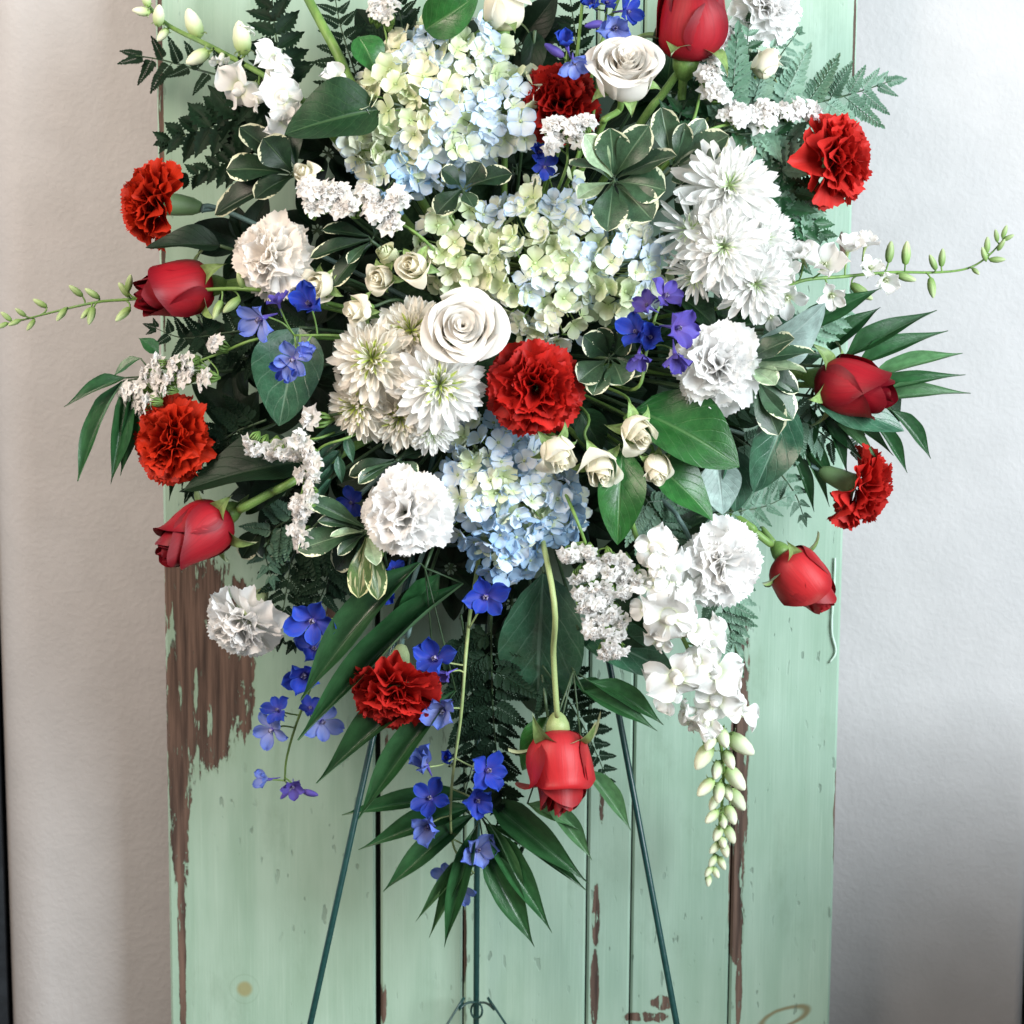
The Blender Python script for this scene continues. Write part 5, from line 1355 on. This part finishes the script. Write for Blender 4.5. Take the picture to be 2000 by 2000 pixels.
leaves('variegated_sprig', 'dark leaves with thin cream tips above the small left roses', 'leaf sprig', (725, 470), [
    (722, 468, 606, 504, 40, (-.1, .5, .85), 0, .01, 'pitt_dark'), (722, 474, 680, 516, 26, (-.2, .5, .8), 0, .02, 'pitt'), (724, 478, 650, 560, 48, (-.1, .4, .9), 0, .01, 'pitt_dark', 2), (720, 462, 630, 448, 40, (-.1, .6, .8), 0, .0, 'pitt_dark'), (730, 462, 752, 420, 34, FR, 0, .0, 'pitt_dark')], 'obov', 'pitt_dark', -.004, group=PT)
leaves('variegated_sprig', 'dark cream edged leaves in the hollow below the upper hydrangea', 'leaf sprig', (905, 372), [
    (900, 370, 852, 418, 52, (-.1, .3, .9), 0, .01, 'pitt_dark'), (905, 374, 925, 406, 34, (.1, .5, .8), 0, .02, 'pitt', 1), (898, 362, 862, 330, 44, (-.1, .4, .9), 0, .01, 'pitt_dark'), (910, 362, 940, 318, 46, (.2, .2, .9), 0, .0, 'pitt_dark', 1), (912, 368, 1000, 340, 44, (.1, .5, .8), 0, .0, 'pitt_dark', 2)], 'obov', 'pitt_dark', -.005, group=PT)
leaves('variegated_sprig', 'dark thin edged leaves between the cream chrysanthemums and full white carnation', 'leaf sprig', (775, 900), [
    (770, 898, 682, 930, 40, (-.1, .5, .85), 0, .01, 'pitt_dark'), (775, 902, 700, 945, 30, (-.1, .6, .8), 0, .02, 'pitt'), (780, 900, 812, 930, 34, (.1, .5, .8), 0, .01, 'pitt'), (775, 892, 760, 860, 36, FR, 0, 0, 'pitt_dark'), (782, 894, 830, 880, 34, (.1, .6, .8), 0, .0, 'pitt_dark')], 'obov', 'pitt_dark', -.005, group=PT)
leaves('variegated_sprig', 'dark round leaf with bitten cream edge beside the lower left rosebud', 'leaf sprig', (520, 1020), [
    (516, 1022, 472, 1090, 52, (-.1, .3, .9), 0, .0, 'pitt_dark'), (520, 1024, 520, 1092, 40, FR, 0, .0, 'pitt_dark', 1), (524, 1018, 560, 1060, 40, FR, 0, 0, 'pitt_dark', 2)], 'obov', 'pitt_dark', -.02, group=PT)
leaves('narrow_leaf_sprig', 'narrow green leaf sprig behind the vertical white statice', 'leaf sprig', (690, 830), [
    (680, 840, 602, 866, 26, (-.1, .5, .8), 0, .0), (672, 860, 615, 905, 24, (-.2, .4, .8), 0, .0), (664, 880, 618, 935, 24, (-.2, .4, .85), 0, .0), (655, 905, 612, 965, 24, (-.2, .3, .9), 0, .0), (648, 935, 616, 985, 22, (-.2, .3, .9), 0, .0), (676, 850, 690, 905, 22, FR, 0, 0), (660, 890, 668, 945, 22, FR, 0, 0)], 'lance', 'galax', .0, group='narrow leaf sprigs')

# ================================================================ palm fans
PF = 'palm leaf fans'
leaves('palm_fan', 'palm fan with long drooping blades at the left border of the spray', 'palm leaf', (300, 735), [
    (245, 738, 125, 795, 32, (-.1, .6, .8), 0, .01, 'palm'), (240, 745, 152, 940, 46, (-.5, .2, .85), 0, .01, 'palm', 1), (246, 750, 216, 946, 40, (.3, .2, .9), 0, .02, 'palm', 0), (262, 745, 235, 930, 34, (.4, .1, .9), 0, .005, 'palm', 2),
    (275, 700, 222, 735, 30, (-.2, .6, .7), 0, .0, 'palm'), (310, 690, 270, 660, 30, (-.2, .5, .8), 0, .0, 'palm', 1), (360, 780, 330, 980, 34, (.2, .1, .9), -.01, -.01, 'palm', 2), (380, 800, 355, 960, 30, (-.2, .1, .9), -.01, -.01, 'palm', 0)], 'palm', 'palm', -.01, group=PF, part_name='blade')
leaves('palm_fan', 'palm fan spreading long pointed blades to the right behind the red rosebud', 'palm leaf', (1600, 735), [
    (1650, 700, 1830, 606, 44, (.0, .6, .8), 0, .0, 'palm', 1), (1672, 715, 1852, 646, 38, (.0, .6, .8), 0, .0, 'palm', 1), (1690, 748, 1880, 690, 34, (.0, .55, .85), 0, .0, 'palm_pale', 0), (1700, 765, 1886, 732, 30, (.0, .5, .85), 0, .0, 'palm', 1), (1710, 782, 1896, 768, 32, (.0, .6, .8), 0, .0, 'palm_pale', 1),
    (1740, 800, 1818, 896, 36, (.3, .4, .9), 0, .0, 'palm', 0), (1700, 815, 1772, 924, 30, (.2, .4, .9), 0, .0, 'palm', 0), (1610, 800, 1720, 905, 28, (.2, .4, .9), -.01, .0, 'palm_pale', 1), (1600, 800, 1655, 925, 30, (.3, .4, .9), -.01, .0, 'palm', 0), (1590, 820, 1690, 905, 26, (.2, .5, .8), -.01, .0, 'palm', 1),
    (1560, 850, 1620, 990, 26, (.2, .4, .9), -.015, -.01, 'palm_pale', 1), (1540, 870, 1590, 1000, 26, (.2, .4, .9), -.015, -.01, 'palm', 0), (1580, 790, 1575, 900, 40, FR, -.01, -.005, 'palm', 2), (1610, 690, 1720, 600, 40, (.1, .5, .85), -.005, -.005, 'palm', 0), (1640, 800, 1745, 890, 30, (.3, .4, .9), -.01, .0, 'palm_pale', 1), (1540, 820, 1640, 960, 30, (.2, .4, .9), -.015, -.01, 'palm', 1), (1600, 760, 1690, 850, 42, (.2, .4, .9), -.012, -.008, 'palm', 2)], 'palm', 'palm', -.025, group=PF, part_name='blade')
leaves('palm_fan', 'palm fan hanging at the very bottom below the blue delphinium', 'palm leaf', (935, 1590), [
    (930, 1560, 668, 1592, 48, (-.2, .5, .8), -.01, .0, 'palm', 1), (925, 1575, 700, 1660, 52, (-.2, .4, .85), -.01, .0, 'palm', 0), (928, 1590, 748, 1742, 52, (-.2, .3, .9), -.01, .0, 'palm', 1), (932, 1610, 868, 1850, 42, (-.1, .2, .95), 0, .01, 'palm', 1), (930, 1640, 838, 1832, 30, (-.2, .2, .9), -.01, .0, 'palm_pale', 0), (925, 1660, 812, 1800, 26, (-.2, .2, .9), -.01, .0, 'palm_pale', 0),
    (945, 1555, 1150, 1726, 62, (.1, .3, .95), 0, .02, 'palm', 1), (950, 1610, 1146, 1740, 36, (.2, .5, .8), 0, .01, 'palm', 0), (948, 1610, 1078, 1822, 50, (.2, .2, .95), 0, .015, 'palm', 1), (944, 1650, 1044, 1850, 58, (.1, .1, 1), 0, .02, 'palm', 1), (950, 1600, 1030, 1760, 18, (.4, .2, .9), .005, .01, 'palm_pale', 2)], 'palm', 'palm', .0, group=PF, part_name='blade')
leaves('palm_fan', 'two broad palm blades slanting down left behind the hanging red carnation', 'palm leaf', (830, 1110), [
    (820, 1100, 588, 1368, 82, (-.3, .4, .85), .01, .02, 'palm', 1), (905, 1140, 582, 1446, 66, (-.3, .4, .85), -.02, .0, 'palm', 1), (850, 1330, 618, 1530, 70, (-.2, .5, .8), -.02, -.01, 'palm', 0), (890, 1350, 700, 1600, 62, (-.3, .3, .9), -.01, .0, 'palm', 1), (860, 1120, 762, 1232, 54, (.1, .1, .9), -.02, -.02, 'palm', 2)], 'palm', 'palm', -.004, group=PF, part_name='blade')
leaves('palm_fan', 'pointed palm blades right of the light red rosebud over the right easel leg', 'palm leaf', (1120, 1310), [
    (1150, 1330, 1296, 1416, 46, (.2, .5, .8), 0, .0, 'palm', 0), (1140, 1350, 1284, 1428, 40, (.2, .5, .8), 0, .01, 'palm', 1), (1120, 1330, 1230, 1395, 44, (.1, .5, .8), -.01, -.01, 'palm', 1), (1140, 1500, 1232, 1622, 40, (.3, .4, .85), 0, .01, 'palm_pale', 0), (1060, 1560, 1156, 1680, 40, (.2, .4, .9), -.01, .0, 'palm_pale', 0), (1030, 1570, 1130, 1620, 30, (.2, .5, .8), -.01, .0, 'palm_pale', 1)], 'palm', 'palm', -.008, group=PF, part_name='blade')

# ================================================================ ferns
FG = 'leatherleaf fern fronds'
def fern(label, path, **k):
    return frond(label, path, k.pop('mat', 'fern_dark'), group=FG, **k)
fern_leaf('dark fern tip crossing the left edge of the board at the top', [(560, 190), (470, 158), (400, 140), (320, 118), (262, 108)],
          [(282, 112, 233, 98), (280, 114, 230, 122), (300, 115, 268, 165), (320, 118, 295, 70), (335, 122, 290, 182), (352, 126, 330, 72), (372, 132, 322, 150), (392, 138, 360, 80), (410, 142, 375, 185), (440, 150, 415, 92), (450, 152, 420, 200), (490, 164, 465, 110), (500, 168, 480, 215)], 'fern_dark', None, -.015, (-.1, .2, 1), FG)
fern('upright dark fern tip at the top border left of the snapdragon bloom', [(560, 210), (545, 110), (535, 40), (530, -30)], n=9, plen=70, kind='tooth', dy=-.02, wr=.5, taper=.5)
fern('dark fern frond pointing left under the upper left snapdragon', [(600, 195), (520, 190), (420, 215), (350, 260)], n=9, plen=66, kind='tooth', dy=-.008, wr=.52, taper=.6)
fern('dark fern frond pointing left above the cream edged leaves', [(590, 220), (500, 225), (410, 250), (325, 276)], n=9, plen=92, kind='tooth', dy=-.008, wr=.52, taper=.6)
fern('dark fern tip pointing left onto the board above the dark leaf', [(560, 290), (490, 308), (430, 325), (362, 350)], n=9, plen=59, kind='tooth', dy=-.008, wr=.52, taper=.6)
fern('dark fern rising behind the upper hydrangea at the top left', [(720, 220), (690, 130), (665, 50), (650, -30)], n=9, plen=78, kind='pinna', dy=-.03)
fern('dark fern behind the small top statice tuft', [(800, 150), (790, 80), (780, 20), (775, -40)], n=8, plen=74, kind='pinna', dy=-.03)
fern_leaf('long fern frond reaching right beyond the board at the upper right', [(1400, 262), (1470, 232), (1540, 210), (1620, 195), (1690, 175), (1740, 158)],
          [(1412, 250, 1448, 44), (1462, 225, 1512, 74), (1520, 212, 1585, 82), (1575, 203, 1640, 104), (1620, 195, 1664, 118), (1655, 186, 1692, 127), (1682, 178, 1718, 132), (1706, 168, 1736, 138), (1726, 162, 1774, 152), (1712, 168, 1754, 186), (1680, 178, 1738, 222), (1650, 190, 1728, 250), (1610, 198, 1690, 262), (1560, 206, 1640, 280), (1505, 218, 1570, 300), (1450, 236, 1500, 330)], 'fern', 'fern_pale', -.02, (.1, .2, 1), FG)
fern('fern frond drooping behind the right hand chrysanthemums', [(1400, 250), (1460, 268), (1510, 305), (1550, 380), (1608, 462)], n=12, plen=60, kind='tooth', dy=-.022, mat='fern', mat2='fern_pale', ang=66, wr=.5, taper=.35)
fern('toothed fern frond beside the bright red upper right carnation', [(1440, 262), (1510, 262), (1580, 292), (1650, 335)], n=9, plen=58, kind='tooth', dy=-.018, mat='fern', wr=.5, taper=.35, mat2='fern_pale')
fern('dark toothed fern edge behind the outer right chrysanthemum', [(1450, 330), (1520, 380), (1550, 440), (1560, 520)], n=10, plen=60, kind='tooth', dy=-.022, mat='fern', wr=.5, taper=.35)
fern('fern frond standing behind the cream rosebud at the upper right', [(1380, 260), (1420, 190), (1455, 110), (1462, 40)], n=9, plen=70, kind='tooth', dy=-.02, mat='fern', mat2='fern_pale', wr=.42)
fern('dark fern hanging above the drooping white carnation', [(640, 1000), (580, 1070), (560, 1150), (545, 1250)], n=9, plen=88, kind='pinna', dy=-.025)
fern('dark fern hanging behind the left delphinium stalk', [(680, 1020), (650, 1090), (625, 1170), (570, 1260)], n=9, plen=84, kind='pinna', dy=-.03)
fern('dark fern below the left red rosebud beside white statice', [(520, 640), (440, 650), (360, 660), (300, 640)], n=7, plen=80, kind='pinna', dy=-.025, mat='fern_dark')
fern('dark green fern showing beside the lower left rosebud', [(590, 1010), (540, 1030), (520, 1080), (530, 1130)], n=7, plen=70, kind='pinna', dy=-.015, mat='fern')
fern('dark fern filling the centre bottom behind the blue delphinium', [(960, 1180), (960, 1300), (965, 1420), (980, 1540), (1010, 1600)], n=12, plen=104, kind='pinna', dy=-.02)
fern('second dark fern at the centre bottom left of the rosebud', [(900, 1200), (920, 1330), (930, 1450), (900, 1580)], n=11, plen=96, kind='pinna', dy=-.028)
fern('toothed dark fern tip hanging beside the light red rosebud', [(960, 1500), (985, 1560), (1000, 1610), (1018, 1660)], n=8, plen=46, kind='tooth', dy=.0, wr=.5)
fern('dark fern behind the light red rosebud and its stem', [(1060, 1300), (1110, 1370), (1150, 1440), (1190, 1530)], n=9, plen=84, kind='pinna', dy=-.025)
fern_leaf('pale fern frond beside the lower right white carnation', [(1350, 1060), (1390, 1130), (1420, 1210), (1440, 1280), (1452, 1318)],
          [(1385, 1120, 1478, 1152), (1396, 1145, 1482, 1180), (1406, 1170, 1482, 1206), (1414, 1195, 1480, 1224), (1420, 1212, 1468, 1244), (1426, 1230, 1462, 1262), (1432, 1250, 1455, 1282), (1440, 1280, 1452, 1324), (1400, 1160, 1370, 1225), (1412, 1190, 1392, 1262), (1426, 1232, 1412, 1300), (1370, 1092, 1465, 1120)], 'fern', 'fern_pale', -.02, (.1, .3, 1), FG)
fern('pale fern tips above the lower right white carnation', [(1360, 1010), (1430, 1000), (1490, 990), (1540, 968)], n=8, plen=66, kind='pinna', dy=-.02, mat='fern_pale', mat2='fern')
fern('silvery fern below the glossy leaves at the lower right', [(1250, 960), (1290, 1020), (1310, 1090), (1340, 1150)], n=9, plen=78, kind='pinna', dy=-.03, mat='fern_pale', mat2='fern')
fern('silvery fern tips between the right larkspur and the palm blades', [(1540, 700), (1590, 650), (1640, 610), (1668, 570)], n=8, plen=60, kind='tooth', dy=-.012, mat='fern_pale', mat2='fern', wr=.5)
fern('silvery fern below the right hand rosebud among palm blades', [(1520, 800), (1580, 830), (1640, 870), (1690, 880)], n=8, plen=66, kind='pinna', dy=-.03, mat='fern_pale', mat2='fern')
fern('dark fern in the gap right of the white carnation on the right', [(1330, 780), (1400, 800), (1450, 800), (1490, 790)], n=7, plen=58, kind='pinna', dy=-.02, mat='fern')
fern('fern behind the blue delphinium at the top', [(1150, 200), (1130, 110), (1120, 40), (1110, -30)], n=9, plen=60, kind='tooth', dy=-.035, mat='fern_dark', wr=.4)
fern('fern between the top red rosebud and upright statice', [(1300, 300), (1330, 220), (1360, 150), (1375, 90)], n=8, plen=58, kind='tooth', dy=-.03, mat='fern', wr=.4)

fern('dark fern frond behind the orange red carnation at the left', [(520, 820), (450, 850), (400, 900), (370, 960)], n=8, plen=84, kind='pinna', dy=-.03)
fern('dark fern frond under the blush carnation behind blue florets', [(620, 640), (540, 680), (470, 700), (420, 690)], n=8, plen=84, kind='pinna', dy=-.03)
fern('fern frond rising to the top border at the right of the cream rosebud', [(1400, 260), (1480, 170), (1530, 100), (1560, 60)], n=9, plen=80, kind='pinna', dy=-.03, mat='fern', mat2='fern_pale')
fern('low fern frond behind the coral carnation on the right board edge', [(1430, 850), (1500, 900), (1550, 960), (1570, 1010)], n=8, plen=70, kind='pinna', dy=-.03, mat='fern', mat2='fern_pale')
fern('fern frond crossing the board below the upper right fern', [(1430, 300), (1500, 310), (1570, 370), (1590, 420)], n=10, plen=58, kind='tooth', dy=-.028, mat='fern', mat2='fern_pale', wr=.5, taper=.35)

# ================================================================ thick bare stems at the top
o_ = spike('flower_stem', 'thick green stem running out of the top border at the left', 'stem', [(700, 190), (662, 110), (630, 50), (590, -25)], [], 'stem', 11, -.012, .8)
spike('flower_stem', 'thin green stem rising past the dark red carnation to the top border', 'stem', [(1130, 300), (1160, 130), (1215, -20)], [], 'stem', 4, -.03, .8)
spike('flower_stem', 'thin pale stem left of the blue delphinium at the top border', 'stem', [(1100, 260), (1125, 120), (1140, -20)], [], 'stem', 4, -.028, .8)

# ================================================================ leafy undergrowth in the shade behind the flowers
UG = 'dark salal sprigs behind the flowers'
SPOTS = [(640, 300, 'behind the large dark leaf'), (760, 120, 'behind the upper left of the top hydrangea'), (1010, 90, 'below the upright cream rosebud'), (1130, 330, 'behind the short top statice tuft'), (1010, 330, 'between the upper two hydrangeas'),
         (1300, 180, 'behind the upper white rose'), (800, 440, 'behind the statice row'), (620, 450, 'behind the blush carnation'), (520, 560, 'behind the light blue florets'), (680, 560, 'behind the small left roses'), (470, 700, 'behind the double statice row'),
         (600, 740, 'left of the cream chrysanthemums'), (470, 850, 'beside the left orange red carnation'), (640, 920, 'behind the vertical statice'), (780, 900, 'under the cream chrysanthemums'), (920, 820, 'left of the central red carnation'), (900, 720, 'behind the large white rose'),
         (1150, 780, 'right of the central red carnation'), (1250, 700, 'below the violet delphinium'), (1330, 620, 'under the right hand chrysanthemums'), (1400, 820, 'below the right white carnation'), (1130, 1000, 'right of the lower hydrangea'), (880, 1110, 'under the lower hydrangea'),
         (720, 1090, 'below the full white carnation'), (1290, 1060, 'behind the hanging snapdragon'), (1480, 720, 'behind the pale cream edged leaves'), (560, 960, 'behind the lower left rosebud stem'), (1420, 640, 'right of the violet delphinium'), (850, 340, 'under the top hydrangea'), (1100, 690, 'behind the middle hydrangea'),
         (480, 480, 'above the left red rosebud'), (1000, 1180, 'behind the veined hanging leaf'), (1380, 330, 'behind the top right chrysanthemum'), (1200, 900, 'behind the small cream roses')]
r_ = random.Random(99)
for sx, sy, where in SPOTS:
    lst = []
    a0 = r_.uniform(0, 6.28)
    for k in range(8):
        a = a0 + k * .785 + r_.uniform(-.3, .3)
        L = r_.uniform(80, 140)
        lst.append((sx + 10 * math.cos(a), sy + 10 * math.sin(a), sx + L * math.cos(a), sy + L * math.sin(a), L * r_.uniform(.48, .62), (math.cos(a) * .4 + r_.uniform(-.2, .2), -math.sin(a) * .4 + r_.uniform(0, .3), .85), 0, r_.uniform(-.012, .012), 'shade' if sx < 1150 or k % 3 == 0 else 'salal', k % 3))  # left sprigs all use the shade-darkened copy, right ones mostly the lighter leaf
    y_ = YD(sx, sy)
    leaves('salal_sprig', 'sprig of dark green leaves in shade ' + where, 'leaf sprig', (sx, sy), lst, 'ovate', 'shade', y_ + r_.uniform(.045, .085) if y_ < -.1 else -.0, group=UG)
